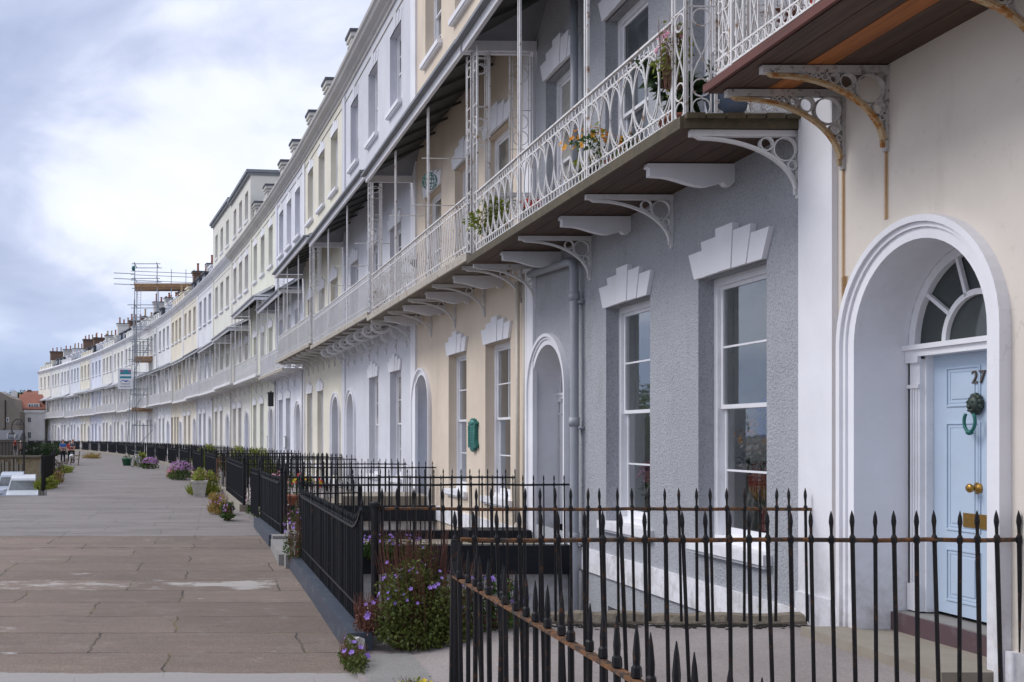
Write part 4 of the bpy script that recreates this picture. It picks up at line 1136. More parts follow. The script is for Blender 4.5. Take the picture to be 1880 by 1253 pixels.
short = {3:'lilac-grey house',4:'pale cream house',5:'blue-white house',6:'pale yellow-green house',7:'nearer raised-attic house',8:'farther raised-attic house',9:'white house past the attics',
 10:'beige house',11:'warm beige house',12:'white house before the scaffold',13:'white house right of the scaffold tower',14:'brown-doored house',15:'house behind the sign board',16:'off-white house left of the sign',17:'eighth house from the far end',
 18:'lilac-blue house',19:'cream house by the lilac-blue one',20:'fourth house from the far end',21:'third house from the far end',22:'second house from the far end',23:'end house'}
for i in range(3, 24):
    h = HS[i]; Yn, Yf = h['Yn'], h['Yf']; hw = Yf-Yn
    if i == 3: a, b, gp0, gp1 = Yn+.2, Yn+hw*.72, Yn+hw*.76, Yf-.3
    elif h['mir']: gp0, gp1, a, b = Yn+.3, Yn+hw*.27, Yn+hw*.32, Yf-.2
    zb_ = lambda Y: g(Y)+.19
    off = 4.2
    railing(f'black front railing of the {short[i]}', (xw(a)-off,a), (xw(b)-off,b), g(a)+.19+.92, .13 if i < 8 else .15, (lambda a: (lambda t: g(a+t)+.19))(a), s=1.0 if i < 8 else 1.5, tip=.14, swoop=.14, individual=False, post0=.04, post1=.04)
    for (yy, which) in ((gp0,'near'),(gp1,'far')):
        if i > 17 and which == 'far': continue
        railing(f'black side railing, {which} side of the {short[i]} entrance', (xw(yy)-off+.06,yy), (xw(yy)+.0,yy), g(yy)+.19+1.0, .16 if i < 8 else .2, (lambda a: (lambda t: g(a)+.17))(yy), s=.95 if i < 8 else 1.5, tip=.16, individual=False)
# open gate leaves standing at some entrances
M['gate_rust'] = paint('brown_rusted_gate', (.075,.04,.025), .6, rust=.6)
def gate(label, Y, mat, i, off=4.25, a=R(150)):
    e = tag(empty('iron_gate', (xw(Y)-off, Y, g(Y)), a), label, 'gate', 'garden gates along the walkway')
    m = MB(); W = 1.0
    for u in (0, W): m = MB(); m.bar((u,0,.1),(u,0,1.15),.035); m.build('gate_post', mat, e)
    m = MB()
    for z in (.18,.7,1.05): m.bar((0,0,z),(W,0,z),.03,.02)
    m.build('rail', mat, e); m = MB()
    for k in range(1, 10): m.lathe([(.013,0),(.013,1.0),(.02,1.07),(.002,1.17)], (W*k/10,0,.1), 4)
    m.build('bar_row', mat, e)
gate('rust-brown iron gate standing open onto the walkway', 36.6, M['gate_rust'], 3, 4.3, R(-60))
gate('black iron gate with a latch arm at the grey house entrance', 15.5, M['iron_black'], 1, 4.0, R(20))

# ------------------------------------------------------------------ plants along the railings
def bush(label, loc, rad, n, leafm='leaf', fl=(), size=.05, group='plants along the railings', lumps=18, name='flowering_bush', nst=60): return plant(label, loc, rad, leafm, n, size, fl, 'bush', group, nst, 'leaf_red', name, lumps)
bush('leafy bush with blue-purple bellflowers at the foot of the corner post', (1.80,8.92,-1.83), (.42,.28,.40), 5200, 'leaf_mix', fl=(('f_purple',46,.024),), size=.038, lumps=34, nst=170)
bush('tall brown-tipped weed spires behind the leafy bellflower bush', (1.72,9.1,-1.80), (.30,.10,.50), 900, 'leaf_mix', (('f_purple',8,.03),), .03, nst=190, lumps=14)
bush('red-stemmed straggling growth at the end of the black front railing', (1.33,9.12,-1.74), (.13,.2,.17), 420, 'leaf_red', (('f_purple',8,.03),), .03, nst=120)
bush('straggling purple bellflowers spilling over the kerb end', (1.12,8.55,-1.90), (.10,.42,.11), 900, 'leaf_mix', fl=(('f_purple',12,.03),), size=.032, nst=60)
bush('purple bellflowers and red stems beside the near forecourt railing', (2.35,9.02,-1.69), (.35,.14,.26), 900, fl=(('f_purple',36,.032),('f_mauve',20,.02)), size=.038, nst=90)
bush('bellflowers hanging over the top of the bridge kerb behind the railings', (2.35,14.95,-1.78), (.75,.16,.20), 1300, fl=(('f_purple',60,.032),), size=.04, nst=40)
bush('red-stemmed mauve weed growing from the stone step at the railing end', (1.10,14.75,-1.76), (.16,.3,.42), 600, fl=(('f_mauve',24,.02),('f_purple',7,.03)), size=.035, nst=70)
bush('small yellow flowers low behind the nearest railing', (1.40,7.3,-1.86), (.16,.12,.07), 200, 'leaf_y', (('f_yellow',26,.022),), .03)
def gb(px, Y, rad, n, label, leafm='leaf', fl=(), size=.06):
    bush(label, ((px-PX)*Y/F, Y, g(Y)+.05), rad, n, leafm, fl, size)
gb(402,25.6,(.24,.5,.26),900,'dry tawny grasses spilling over the kerb in front of the black railing','leaf_dry',(('f_mauve',30,.03),),.07)
gb(418,23.6,(.14,.35,.2),500,'green fern tuft by the black plinth of a railing','leaf',(('f_mauve',25,.03),),.06)
gb(487,24.2,(.45,.5,.42),1100,'pale pink and white daisies massed behind the black railing','leaf',(('f_white',110,.026),('f_pink',70,.026)),.05)
gb(374,34.0,(.5,.6,.42),900,'yellow-green grasses around the square planter','leaf_y',(('f_pink',30,.04),),.1)
gb(332,46.0,(.55,.8,.45),1300,'round lavender bush in mauve bloom beside the walkway','leaf',(('f_mauve',240,.05),),.07)
gb(318,47.5,(.3,.5,.26),500,'pale pink flower clump left of the lavender bush','leaf_dry',(('f_pink',120,.05),),.07)
gb(259,66,(.4,.5,.5),600,'dark green shrub beside the parked bicycle','leaf_y',(),.12)
gb(276,62,(.5,.5,.35),500,'low mauve flowers along the kerb past the bicycle','leaf',(('f_mauve',140,.07),),.1)
gb(168,92,(.9,.7,.22),500,'orange-brown dry weeds at the foot of the far railings','leaf_dry',(),.14)
gb(640,15.9,(.1,.1,.1),60,'tiny weed at the bridge end','leaf',(),.04)
for (px, py, Y, r, lab) in ((478,826,45,.75,'clipped yellow-green shrub behind the railings before the pale yellow-green house'),(380,826,58,.9,'rounded yellow-green shrub behind the railings before the raised-attic houses'),(437,824,52,.85,'bright yellow-green shrub taller than the railings in a forecourt')):
    x = (px-PX)*Y/F
    bush(lab, (x, Y, g(Y)+.2), (r*.8,r*.8,.65), 1600, 'leaf_y', (), .11, 'shrubs in the forecourts')
# flower pots on the bridge
def pot(label, loc, r, h, potm, leafm, fl, n=300, frad=None, size=.05, shape='round', group='plant pots', fname='potted_plant'):
    e = tag(empty(fname, loc), label, 'potted plant', group)
    m = MB()
    if shape == 'round': m.lathe([(r*.7,0),(r*.95,h*.85),(r*1.05,h*.86),(r*1.05,h),(r*.9,h),(r*.85,h*.9)], (0,0,0), 16)
    else:
        for (a, b, z0, z1) in ((r*.75,r*.75,0,h*.1),): m.box(-a,a,-b,b,z0,z1)
        vs = []
        for (q, z) in ((r*.72,h*.1),(r,h*.86),(r*1.08,h*.87),(r*1.08,h),(r*.9,h)): vs.append([(-q,-q,z),(q,-q,z),(q,q,z),(-q,q,z)])
        for A, B in zip(vs, vs[1:]): m.add(A+B, [(0,1,5,4),(1,2,6,5),(2,3,7,6),(3,0,4,7)])
        m.poly(vs[-1])
    m.build('pot', M[potm], e, shape == 'round')
    fr = frad or (r*1.4,r*1.4,r*1.3); c = (0,0,h+fr[2]*.7)
    m = MB(); leaf_cloud(m, c, fr, n, size, .5, 8); m.build('foliage', M[leafm], e)
    for (mt, k, rr) in fl:
        m = MB(); flowers(m, c, fr, k, rr); m.build('blossom', M[mt], e)
    return e
M['pot_stone'] = stucco('pale_stone_planter', (.50,.47,.42), .5, 20, .8); M['pot_blue'] = plain('blue_grey_plastic', (.16,.21,.30), .45)
M['pot_black'] = plain('black_plastic', (.02,.02,.022), .5); M['pot_green'] = plain('green_plastic', (.03,.14,.07), .5)
pot('square pale stone planter standing on the walkway edge', ((366-PX)*33/F,33,g(33)), .25, .52, 'pot_stone', 'leaf_y', (('f_pink',14,.03),), 250, (.28,.28,.22), .09, 'square')
pot('terracotta trough of red and yellow flowers on the peach house steps', (1.9,23.95,-1.74), .3, .35, 'pot_red', 'leaf', (('f_red',30,.05),('f_yellow',25,.05)), 300, (.5,.3,.3), .07, 'square')
pot('terracotta pot of pink heather behind the railing', (1.45,24.4,-1.74), .2, .4, 'pot_red', 'leaf_red', (('f_pink',60,.035),), 200, (.3,.3,.3), .05)
pot('green plastic tub at the foot of the railing by the bicycle', ((233-PX)*69/F,69,g(69)), .36, .5, 'pot_green', 'leaf', (), 60, (.3,.3,.1), .1)
# plants and pots on the grey house balcony
def onb(i, u, y): return to_world(i, u, y, HS[i]['zb']+.08)
pot('blue-grey plastic tub on the near end of the grey house balcony', onb(1,.16,.62), .2, .30, 'pot_blue', 'leaf', (), 260, (.2,.2,.16), .06)
pot('large terracotta pot with glossy dark leaves on the balcony by the corner', onb(1,.95,.72), .17, .3, 'pot_red', 'leaf_dark', (), 260, (.3,.22,.34), .16)
pot('black pot of orange marigolds on the balcony behind the loops', onb(1,3.0,.8), .16, .3, 'pot_black', 'leaf_y', (('f_orange',40,.05),), 350, (.36,.2,.34), .07)
pot('terracotta trough of small yellow flowers at the foot of the loops', onb(1,2.1,.85), .13, .18, 'pot_red', 'leaf', (('f_orange',30,.03),), 300, (.5,.14,.16), .05)
pot('pot with one red geranium low on the balcony', onb(1,5.1,.85), .11, .2, 'pot_black', 'leaf', (('f_red',30,.07),), 80, (.14,.12,.13), .06)
pot('bright green bushy plant in a pot at the far end of the grey house balcony', onb(1,6.9,.82), .18, .28, 'pot_black', 'leaf_y', (), 700, (.42,.18,.34), .07)
pot('small pot plant on the corner of the lilac-grey house balcony', onb(3,.3,.8), .16, .2, 'pot_red', 'leaf', (), 250, (.25,.25,.3), .08)
bush('trailing yellow-green and pink vine hanging from the balcony corner rail', onb(1,.38,1.02)+Vector((0,0,.42)), (.16,.12,.32), 420, 'leaf_y', (('f_pink',50,.03),), .05, 'plants on the balconies')
bush('red-leaved climber on the balcony of the cream house', to_world(0,7.2,.7,3.0), (.3,.2,.34), 260, 'leaf_red', (('f_red',12,.04),), .06, 'plants on the balconies')
# lantern hanging in the peach house balcony, rods, wall lamp
e = tag(empty('hanging_lantern', to_world(2,3.2,.85,5.05)), 'small green wire lantern hanging under the peach house canopy', 'lantern')
m = MB()
for k in range(8):
    a = 2*PI*k/8; m.tube([(.15*sin(PI*q/8)*cos(a), .15*sin(PI*q/8)*sin(a), -.17*cos(PI*q/8)) for q in range(9)], .008, 4)
for z in (-.08,0,.08): m.ring((0,0,z),(1,0,0),(0,1,0),.13+.02*(z == 0),.13+.02*(z == 0),.008,14)
m.build('cage', M['verdigris'], e); m = MB(); m.tube([(0,0,.17),(0,0,.38)], .006, 4); m.build('chain', M['iron_white'], e)
m = MB(); m.tube([(3.0,.02,5.45),(3.0,1.05,5.45)], .012, 5); m.tube([(4.0,.02,4.75),(4.0,1.05,4.75)], .012, 5); m.tube([(6.2,.02,5.0),(6.2,1.05,5.0)], .012, 5); m.build('tie_rod', M['iron_white'], HS[2]['bal'])
m = MB()
for z in (4.6,5.2): m.tube([(2.2,.02,z),(2.2,1.05,z)], .012, 5); m.tube([(6.0,.02,z),(6.0,1.05,z)], .012, 5)
m.build('tie_rod', M['iron_white'], HS[3]['bal'])
e = tag(empty('floodlight', to_world(2,7.9,.0,4.2)), 'small black floodlight on the peach house wall above its balcony', 'lamp')
m = MB(); m.box(-.1,.1,.0,.03,-.1,.1); m.tube([(0,.02,0),(-.05,.16,.03)], .03, 6); m.build('bracket', M['pot_black'], e)
m = MB(); m.lathe([(.03,0),(.085,.06),(.085,.2),(.05,.22)], (-.05,.14,.02), 12, Matrix.Rotation(R(-70),4,'X')); m.build('lamp_head', M['pot_black'], e, True)
e = tag(empty('wall_lantern', to_world(6,.15,.25,1.8)), 'black box lantern on the wall under the yellow-green house balcony', 'lamp')
m = MB(); m.box(-.14,.14,-.14,.14,-.35,.3); m.box(-.17,.17,-.17,.17,.3,.36); m.build('lamp_body', M['pot_black'], e); m = MB(); m.box(-.03,.03,-.26,.14,.36,.42); m.build('arm', M['pot_black'], e)
# small framed notices on two fronts
for (i, u, lab) in ((4,.75+HS[4]['dr'][0]*0,'small framed notice beside a door on the pale cream house'),(5,HS[5]['W']*.5+.9,'small grey notice between the blue-white house windows'),(6,HS[6]['dr'][1]+.4,'narrow framed notice beside the yellow-green house door')):
    e = tag(empty('wall_notice', to_world(i,u if i != 4 else HS[4]['dr'][0]+.75,.0 if i != 4 else -.35,-.35)), lab, 'notice', 'notices on the house fronts'); e.rotation_euler[2] = HS[i]['e'].rotation_euler[2]
    m = MB(); m.box(-.22,.22,.002,.05,-.3,.3); m.build('frame', M['pot_black'] if i != 5 else M['pipe_grey'], e); m = MB(); m.box(-.16,.16,.05,.056,-.24,.24); m.build('panel', M['trim'] if i == 5 else M['lead_pale'], e)
# vase and flowers behind the grey house window
e = tag(empty('flower_vase', to_world(1,1.66,-.62,-1.10)), 'red and green glazed urn of flowers behind the grey house window', 'vase')
t = NT('red_green_glaze'); s_ = t.n.new('ShaderNodeSeparateXYZ'); t.L(t.geo, s_.inputs[0])
zz = t.math('ADD', s_.outputs[2], t.math('MULTIPLY', t.noise(12,3), .12))
t.color(t.ramp(t.math('MULTIPLY', t.math('ADD', zz, 1.15), 1.05), [(.0,(.30,.02,.012)),(.40,(.30,.02,.012)),(.5,(.04,.07,.015)),(.6,(.42,.22,.02)),(.72,(.38,.05,.015)),(1.,(.28,.02,.01))])); t.rough(.15); M['glaze'] = t.m
m = MB(); m.lathe([(.15,0),(.15,.03),(.11,.05),(.09,.12),(.11,.26),(.14,.30),(.12,.33),(.1,.35),(.16,.42),(.21,.52),(.22,.66),(.19,.74),(.20,.78),(.22,.80),(.19,.79)], (0,0,0), 20); m.build('urn', M['glaze'], e, True)
m = MB(); leaf_cloud(m, (0,0,1.0), (.3,.3,.3), 420, .08, .5, 8); m.build('foliage', M['leaf_dark'], e)
for (mt, c, k) in (('f_blue',(.02,.02,1.28),110),('f_orange',(-.1,.05,1.12),24),('f_white',(-.05,.1,.86),30),('f_pink',(.2,.0,.9),22)):
    m = MB(); flowers(m, c, (.12,.12,.26) if mt == 'f_blue' else (.24,.2,.2), k, .045, 1); m.build('blossom', M[mt], e)
m = MB(); m.tube([(0,0,.8),(.02,.02,1.5)],.006,4); m.tube([(0,0,.8),(.25,.0,1.25)],.005,4); m.build('stem', M['leaf'], e)
m = MB(); m.box(.1,2.6,-1.1,-.35,-1.2,-1.105); m.box(2.75,5.0,-1.1,-.35,-1.2,-1.105); part(m, 'window_ledge', M['trim_fine'], 1)
e = tag(empty('flower_vase', to_world(1,4.15,-.58,-1.10)), 'vase of pink lilies behind the farther grey house window', 'vase')
m = MB(); m.lathe([(.08,0),(.11,.12),(.09,.26),(.11,.32)], (0,0,0), 14); m.build('vase', M['pot_blue'], e, True)
m = MB(); leaf_cloud(m, (0,0,.42), (.25,.2,.2), 120, .09); m.build('foliage', M['leaf'], e); m = MB(); flowers(m, (0,0,.5), (.28,.22,.26), 40, .1); m.build('blossom', M['f_pink'], e)

# ------------------------------------------------------------------ scaffold tower and its sign board
SY = 115.0
e = tag(empty('scaffold_tower', (-9.3,SY,g(SY))), 'tall steel tube scaffold tower against the distant white house', 'scaffold')
z_off = -g(SY)
x0, x1, yA, yB = 0.15, 2.6, -1.6, 1.2
m = MB()
for (x, top) in ((x0,20.1),(x1,19.9)):
    for y in (yA, yB): m.tube([(x,y,0),(x+.05,y,top+1.9*(y == yA)-1.0)], .05, 5)
m.tube([(-.7,yA,0),(-.1,yA,10),(.15,yA,17)], .05, 5); m.tube([(-.5,yB,0),(.2,yB,16)], .05, 5)
m.build('standard', M['steel'], e)
def ledger(a, b, w=.075):
    m = MB(); m.bar(a, b, w); m.build('ledger', M['steel'], e)
for z in (3.2,4.9,6.6,7.2,9.0,10.4,11.4,11.9,12.6,14.0,15.0,16.4,18.6,19.3,20.9):
    ex = rnd(.2,2.2) if z < 13 else rnd(.1,.8)
    for y in (yA, yB): ledger((x0-rnd(.2,.8),y,z),(x1+ex,y,z))
    for x in (x0, x1): ledger((x,yA-.3,z+.1),(x,yB+.3,z+.1))
for (za, zb_) in ((.5,3.2),(5,9),(9.2,13.5)): ledger((x0,yA,za),(x1,yA,zb_))
for z in (18.6,19.2,19.8): ledger((-2.1,yA,z+.1),(x0,yA,z))
m = MB(); m.box(x0-.3,x1+.3,yA,yB,4.75,4.88); m.box(x0-.3,x1+.3,yA-.07,yA+.002,4.87,5.15); m.build('plank', M['plank'], e); m = MB(); m.box(x0-.1,x1+.3,yA-.02,yB,10.25,10.42); m.box(x0,x1+.3,yA-.07,yA-.01,10.41,10.75); m.build('plank', M['plank'], e); m = MB()
m.box(x0,x1+4.2,yA,yA+1.6,18.1,18.3); m.box(x0,x1+4.2,yA-.07,yA+.01,18.29,18.75); m.build('plank', M['plank'], e)
m = MB()
for x in (x1+1.6,x1+3.2,x1+4.1): m.bar((x,yA,15.5),(x,yA,20.3),.07)
for z in (19.1,19.7,20.1): m.bar((x0-.4,yA-.05,z),(x1+4.4,yA-.05,z-.3),.06)
m.build('guard_rail', M['steel'], e)
m = MB(); m.tube([(x0+.02,yA-.1,4.8),(x0+.35,yA-.1,18.3)], .03, 4); m.tube([(x0+.42,yA-.1,4.8),(x0+.75,yA-.1,18.3)], .03, 4)
for k in range(44): z = 4.9+k*.3; q = (z-4.8)/13.5*.33; m.bar((x0+.02+q,yA-.1,z),(x0+.42+q,yA-.1,z),.025)
m.build('ladder', M['steel'], e)
m = MB(); m.ball((x0-.1,yA,20.4),.2,.2,.3,8,6); m.build('pulley', M['verdigris'], e)
e = tag(empty('sign_board', (-10.1,SY-1.9,0)), 'white builder sign board with teal picture and blue roof mark on the scaffold', 'sign'); e.rotation_euler[2] = R(4)
M['sign_white'] = plain('sign_white', (.78,.78,.80), .4, 0, .03); M['teal'] = plain('sign_teal', (.02,.25,.32), .4, 0, .35, 6); M['sign_blue'] = plain('sign_blue', (.01,.05,.36), .4)
M['sign_mauve'] = plain('sign_mauve', (.30,.13,.27), .4, 0, .4, 9); M['ink'] = plain('sign_ink', (.06,.06,.09), .5)
m = MB(); m.box(-.82,.82,-.03,.03,5.02,7.28); bd = m.build('board', M['sign_white'], e)
m = MB(); m.box(-.58,.6,-.036,-.031,6.62,7.12); m.box(-.6,.62,-.036,-.031,6.18,6.42); m.build('panel', M['teal'], bd)
m = MB(); m.box(-.56,-.2,-.042,-.037,6.86,7.1); m.box(.28,.58,-.042,-.037,6.86,7.1); m.build('panel', M['sign_mauve'], bd)
m = MB(); m.prism([(-.58,5.82),(-.28,6.04),(.0,5.93),(.18,5.98),(.3,5.94),(.56,5.80),(.52,5.76),(.3,5.88),(.1,5.80),(-.05,5.80),(-.26,5.97),(-.54,5.77)], -.036, -.031); m.build('mark', M['sign_blue'], bd)
m = MB()
for (z, h, xs) in ((5.62,.05,(-.5,.5)),(5.5,.04,(-.45,.45)),(5.28,.07,(-.58,.55))):
    u = xs[0]
    while u < xs[1]: l = rnd(.04,.12); m.box(u,min(u+l,xs[1]),-.036,-.031,z-h/2,z+h/2); u += l+.03
m.build('lettering', M['ink'], bd)

# ------------------------------------------------------------------ people
def person(label, loc, rz, shirt, trousers, hairc, arms='crossed', hat=None, sitting=False, h=1.74):
    e = tag(empty('person', loc, rz), label, 'person', 'people on the terrace')
    s = h/1.75
    def skin(name, V, E, Rr, mat, root=0, parent=e):
        me = bpy.data.meshes.new(name); me.from_pydata([tuple(Vector(v)*s) for v in V], E, []); o = link(name, me, mat, parent)
        md = o.modifiers.new('skin','SKIN'); md.use_smooth_shade = True
        for k, r in enumerate(Rr): me.skin_vertices[0].data[k].radius = ((r[0]*s, r[1]*s) if isinstance(r, tuple) else (r*s, r*s))
        me.skin_vertices[0].data[root].use_root = True
        sb = o.modifiers.new('sub','SUBSURF'); sb.levels = 1; sb.render_levels = 2; return o
    # one vertex per joint; front is -y
    ar = {'crossed': ((.27,-.02,1.13),(-.05,-.21,1.12),(-.13,-.21,1.13)), 'down': ((.25,.02,1.13),(.24,-.06,.88),(.24,-.09,.80)), 'fold': ((.26,-.02,1.14),(.05,-.23,1.17),(-.03,-.24,1.18))}[arms]
    V = [(0,0,.95),(0,.01,1.15),(0,0,1.38),(0,-.01,1.47),(0,-.02,1.56),(0,-.02,1.66)]; E = [(0,1),(1,2),(2,3),(3,4),(4,5)]
    Rr = [(.15,.11),(.145,.10),(.17,.10),.055,(.068,.08),(.066,.085)]
    for sg in (-1,1):
        b = len(V); V += [(sg*.18,0,1.41),(sg*ar[0][0],ar[0][1],ar[0][2]),(sg*ar[1][0],ar[1][1],ar[1][2]+.03*(sg > 0)),(sg*ar[2][0],ar[2][1],ar[2][2]+.03*(sg > 0))]
        E += [(2,b),(b,b+1),(b+1,b+2),(b+2,b+3)]; Rr += [.06,.044,.032,.038]
        b = len(V); V += [(sg*.09,0,.88),(sg*.11,-.01,.48),(sg*.12,.02,.09),(sg*.13,-.12,.05)]
        E += [(0,b),(b,b+1),(b+1,b+2),(b+2,b+3)]; Rr += [.085,.055,.04,.038]
    skin('body', V, E, Rr, M['skin'])
    V = [(0,0,.96),(0,.01,1.15),(0,0,1.38),(0,-.005,1.44)]; E = [(0,1),(1,2),(2,3)]; Rr = [(.17,.13),(.165,.12),(.185,.115),(.075,.07)]
    for sg in (-1,1):
        b = len(V); V += [(sg*.19,0,1.41),(sg*(.19+ar[0][0])/2*1.04,ar[0][1]/2,(1.41+ar[0][2])/2-.03)]; E += [(2,b),(b,b+1)]; Rr += [.075,.062]
    skin('shirt', V, E, Rr, shirt)
    V = [(0,0,1.0),(0,0,.9)]; E = [(0,1)]; Rr = [(.165,.12),(.165,.12)]
    for sg in (-1,1):
        b = len(V); V += [(sg*.095,0,.8),(sg*.112,-.01,.48),(sg*.12,.015,.07)]; E += [(1,b),(b,b+1),(b+1,b+2)]; Rr += [.098,.07,.062]
    skin('trousers', V, E, Rr, trousers, 1)
    m = MB(); m.ball((0,.015*s,1.68*s),.083*s,.098*s,.088*s,12,8)
    if hat: m.lathe([(.13*s,0),(.13*s,.012)], (0,-.03*s,1.695*s), 12)
    m.build('hair' if not hat else 'cap', hat or hairc, e, True)
    m = MB(); m.ball((0,-.112*s,1.60*s),.014*s,.022*s,.022*s,6,5)
    for sg in (-1,1): m.ball((sg*.078*s,-.01*s,1.61*s),.012*s,.02*s,.032*s,6,5)
    m.build('face', M['skin'], e, True)
    m = MB()
    for sg in (-1,1): m.ball((sg*.03*s,-.092*s,1.635*s),.011*s,.01*s,.008*s,6,4)
    m.bar((-.025*s,-.098*s,1.555*s),(.025*s,-.098*s,1.555*s),.006,.008); m.build('eye', M['ink'], e)
    m = MB()
    for sg in (-1,1): m.ball((sg*.125*s,-.06*s,.045*s),.052*s,.13*s,.045*s,8,6)
    m.build('shoe', M['ink'], e, True)
    return e
def cloth(n, c): return plain(n, c, .85, 0, .1)
PYp = 74.0
def pp(px, Y): return ((px-PX)*Y/F, Y, g(Y))
person('man in a blue short-sleeved shirt and dark trousers, arms folded', pp(115.5,PYp), R(35), cloth('blue_shirt',(.05,.15,.42)), cloth('navy_trousers',(.012,.014,.025)), plain('grey_hair',(.25,.2,.17),.8), 'crossed')
person('man in a dark grey T-shirt and black shorts, arms folded, behind the bench', pp(133.5,76.0), R(-40), cloth('grey_shirt',(.055,.06,.085)), cloth('black_trousers',(.012,.012,.014)), plain('sandy_hair',(.40,.22,.14),.8), 'fold')
person('woman in a red top half hidden behind the grey-shirted man', pp(128.5,79.0), R(10), cloth('red_top',(.40,.04,.05)), cloth('dark_skirt',(.02,.02,.03)), plain('dark_hair',(.02,.014,.012),.7), 'down', h=1.66)
p = person('person in a bright red jacket behind the low railing at the left', (-29.0,148.0,-2.45), R(20), cloth('red_jacket',(.60,.03,.03)), cloth('dark_jeans',(.03,.035,.05)), plain('red_hood',(.55,.03,.03),.8), 'down')
p = person('white-haired person near the dark hedge at the left', (-18.3,96.0,-2.15), R(0), cloth('pale_shirt',(.45,.33,.28)), cloth('brown_trousers',(.08,.06,.05)), plain('white_hair',(.62,.58,.52),.8), 'down', h=1.6)
# bench by the two men, with a white bag
bx_, by_, bz_ = pp(137,70.5)
e = tag(empty('garden_bench', (bx_,by_,bz_), R(-82)), 'slatted wooden bench seen end-on beside the two men', 'bench')
M['bench'] = wood('grey_brown_bench_wood', (.23,.17,.11), (.12,.085,.055), (6,6,6))
for x in (-.7,.7):
    m = MB(); m.bar((x,-.25,0),(x,-.25,.62),.06); m.bar((x,.25,0),(x,.34,.95),.06); m.build('leg', M['bench'], e)
    m = MB(); m.bar((x,-.3,.63),(x,.3,.63),.07,.04); m.build('armrest', M['bench'], e)
m = MB()
for k in range(5): m.box(-.75,.75,-.28+k*.1,-.2+k*.1,.40,.43)
m.box(-.7,.7,-.27,-.23,.33,.40); m.box(-.7,.7,.2,.24,.33,.40); m.build('seat', M['bench'], e)
m = MB(); m.bar((-.75,.33,.9),(.75,.33,.9),.04,.08); m.bar((-.75,.28,.52),(.75,.28,.52),.04,.06)
for k in range(12): m.bar((-.65+k*.118,.285,.52),(-.65+k*.118,.33,.9),.03,.02)
m.build('backrest', M['bench'], e)
e = tag(empty('carrier_bag', (bx_-.2,by_+.05,bz_+.43)), 'crumpled white carrier bag on the bench seat', 'bag')
m = MB(); m.ball((0,0,.16),.17,.2,.16,9,7); m.v = [(x+rnd(-.02,.02),y+rnd(-.02,.02),z) for x,y,z in m.v]; m.build('bag', M['sign_white'], e, True)
m = MB(); m.ring((0,0,.34),(1,0,0),(0,0,1),.07,.08,.008,12); m.build('handle', M['sign_white'], e)
# bicycle leaning on the far railings
BY = 65.5
e = tag(empty('bicycle', ((249-PX)*BY/F, BY, g(BY)), R(118)), 'silver bicycle leaning against the black railings', 'bicycle'); e.rotation_euler[0] = R(8)
M['tyre'] = plain('tyre_rubber', (.05,.048,.045), .8); M['silver'] = plain('bicycle_silver', (.4,.42,.45), .35, .5)
for x in (-.52,.52):
    m = MB(); m.ring((x,0,.35),(1,0,0),(0,0,1),.33,.33,.024,24,6); w = m.build('wheel', M['tyre'], e, True)
    m = MB(); m.ring((x,0,.35),(1,0,0),(0,0,1),.30,.30,.012,24,4)
    for k in range(14): a = 2*PI*k/14; m.bar((x,0,.35),(x+.3*cos(a),0,.35+.3*sin(a)),.006)
    m.build('rim', M['silver'], w)
m = MB()
for (a, b) in (((-.52,0,.35),(-.05,0,.3)),((-.05,0,.3),(-.2,0,.85)),((-.2,0,.8),(.36,0,.82)),((-.05,0,.3),(.36,0,.76)),((-.52,0,.35),(-.19,0,.78)),((.36,0,.9),(.52,0,.35))): m.tube([a,b], .018, 6)
m.build('frame', M['silver'], e); m = MB(); m.tube([(.36,0,.9),(.34,0,1.02)], .014, 6); m.tube([(.3,-.28,1.03),(.36,0,1.02),(.3,.28,1.03)], .013, 6); m.build('handlebar', M['silver'], e)
m = MB(); m.ball((-.22,0,.92),.13,.07,.03,8,5); m.build('saddle', M['tyre'], e, True); m = MB(); m.lathe([(.09,-.01),(.09,.01)], (-.05,0,.3), 14, Matrix.Rotation(R(90),4,'X')); m.bar((-.05,-.06,.3),(.05,-.06,.16),.02); m.bar((-.05,.06,.3),(-.15,.06,.44),.02); m.build('crank', M['tyre'], e)

# ------------------------------------------------------------------ left edge: railing, weeds, wall, car, lamp, far buildings
pts = [(left_edge(Y)-.05, Y) for Y in (36.5,41,46,51,56,61,67,73)]
for k, ((xa,ya),(xb,yb)) in enumerate(zip(pts, pts[1:])):
    lab = ['nearest black railing panel at the outer edge of the walkway','second black railing panel along the outer edge','third outer-edge railing panel, above dry grass','fourth outer-edge railing panel, drooping wire on top','fifth outer-edge railing panel toward the two men','sixth outer-edge railing panel beside the blue-shirted man','last outer-edge railing panel beyond the blue-shirted man'][k]
    railing(lab, (xa,ya), (xb,yb), g(ya)+1.12, .11, (lambda Y: (lambda t: g(Y)))(ya), 'iron_black', 'iron_black', s=1.3, tip=.1, individual=False, post0=.04, group='black railings on the outer edge of the walkway')
railing('black railing at the far left before the steps down', (-8.6,31.0), (-7.1,33.4), g(33)+1.05, .11, lambda t: g(33), s=1.1, tip=.1, individual=False, post1=.04, group='black railings on the outer edge of the walkway')
for k, (px, Y, r, lab) in enumerate(((98,43.5,(.35,1.6,.28),'tall dry grass and weeds at the foot of the outer railing'),(84,38.5,(.35,1.2,.22),'green weeds where the outer railing begins'),(117,55.5,(.4,1.6,.18),'yellow-green grass clump on the outer walkway edge'))):
    bush(lab, ((px-PX)*Y/F, Y, g(Y)), r, 900, ('leaf_dry','leaf_y','leaf_y')[k], (('f_mauve',14,.05),) if k == 0 else (), .12)
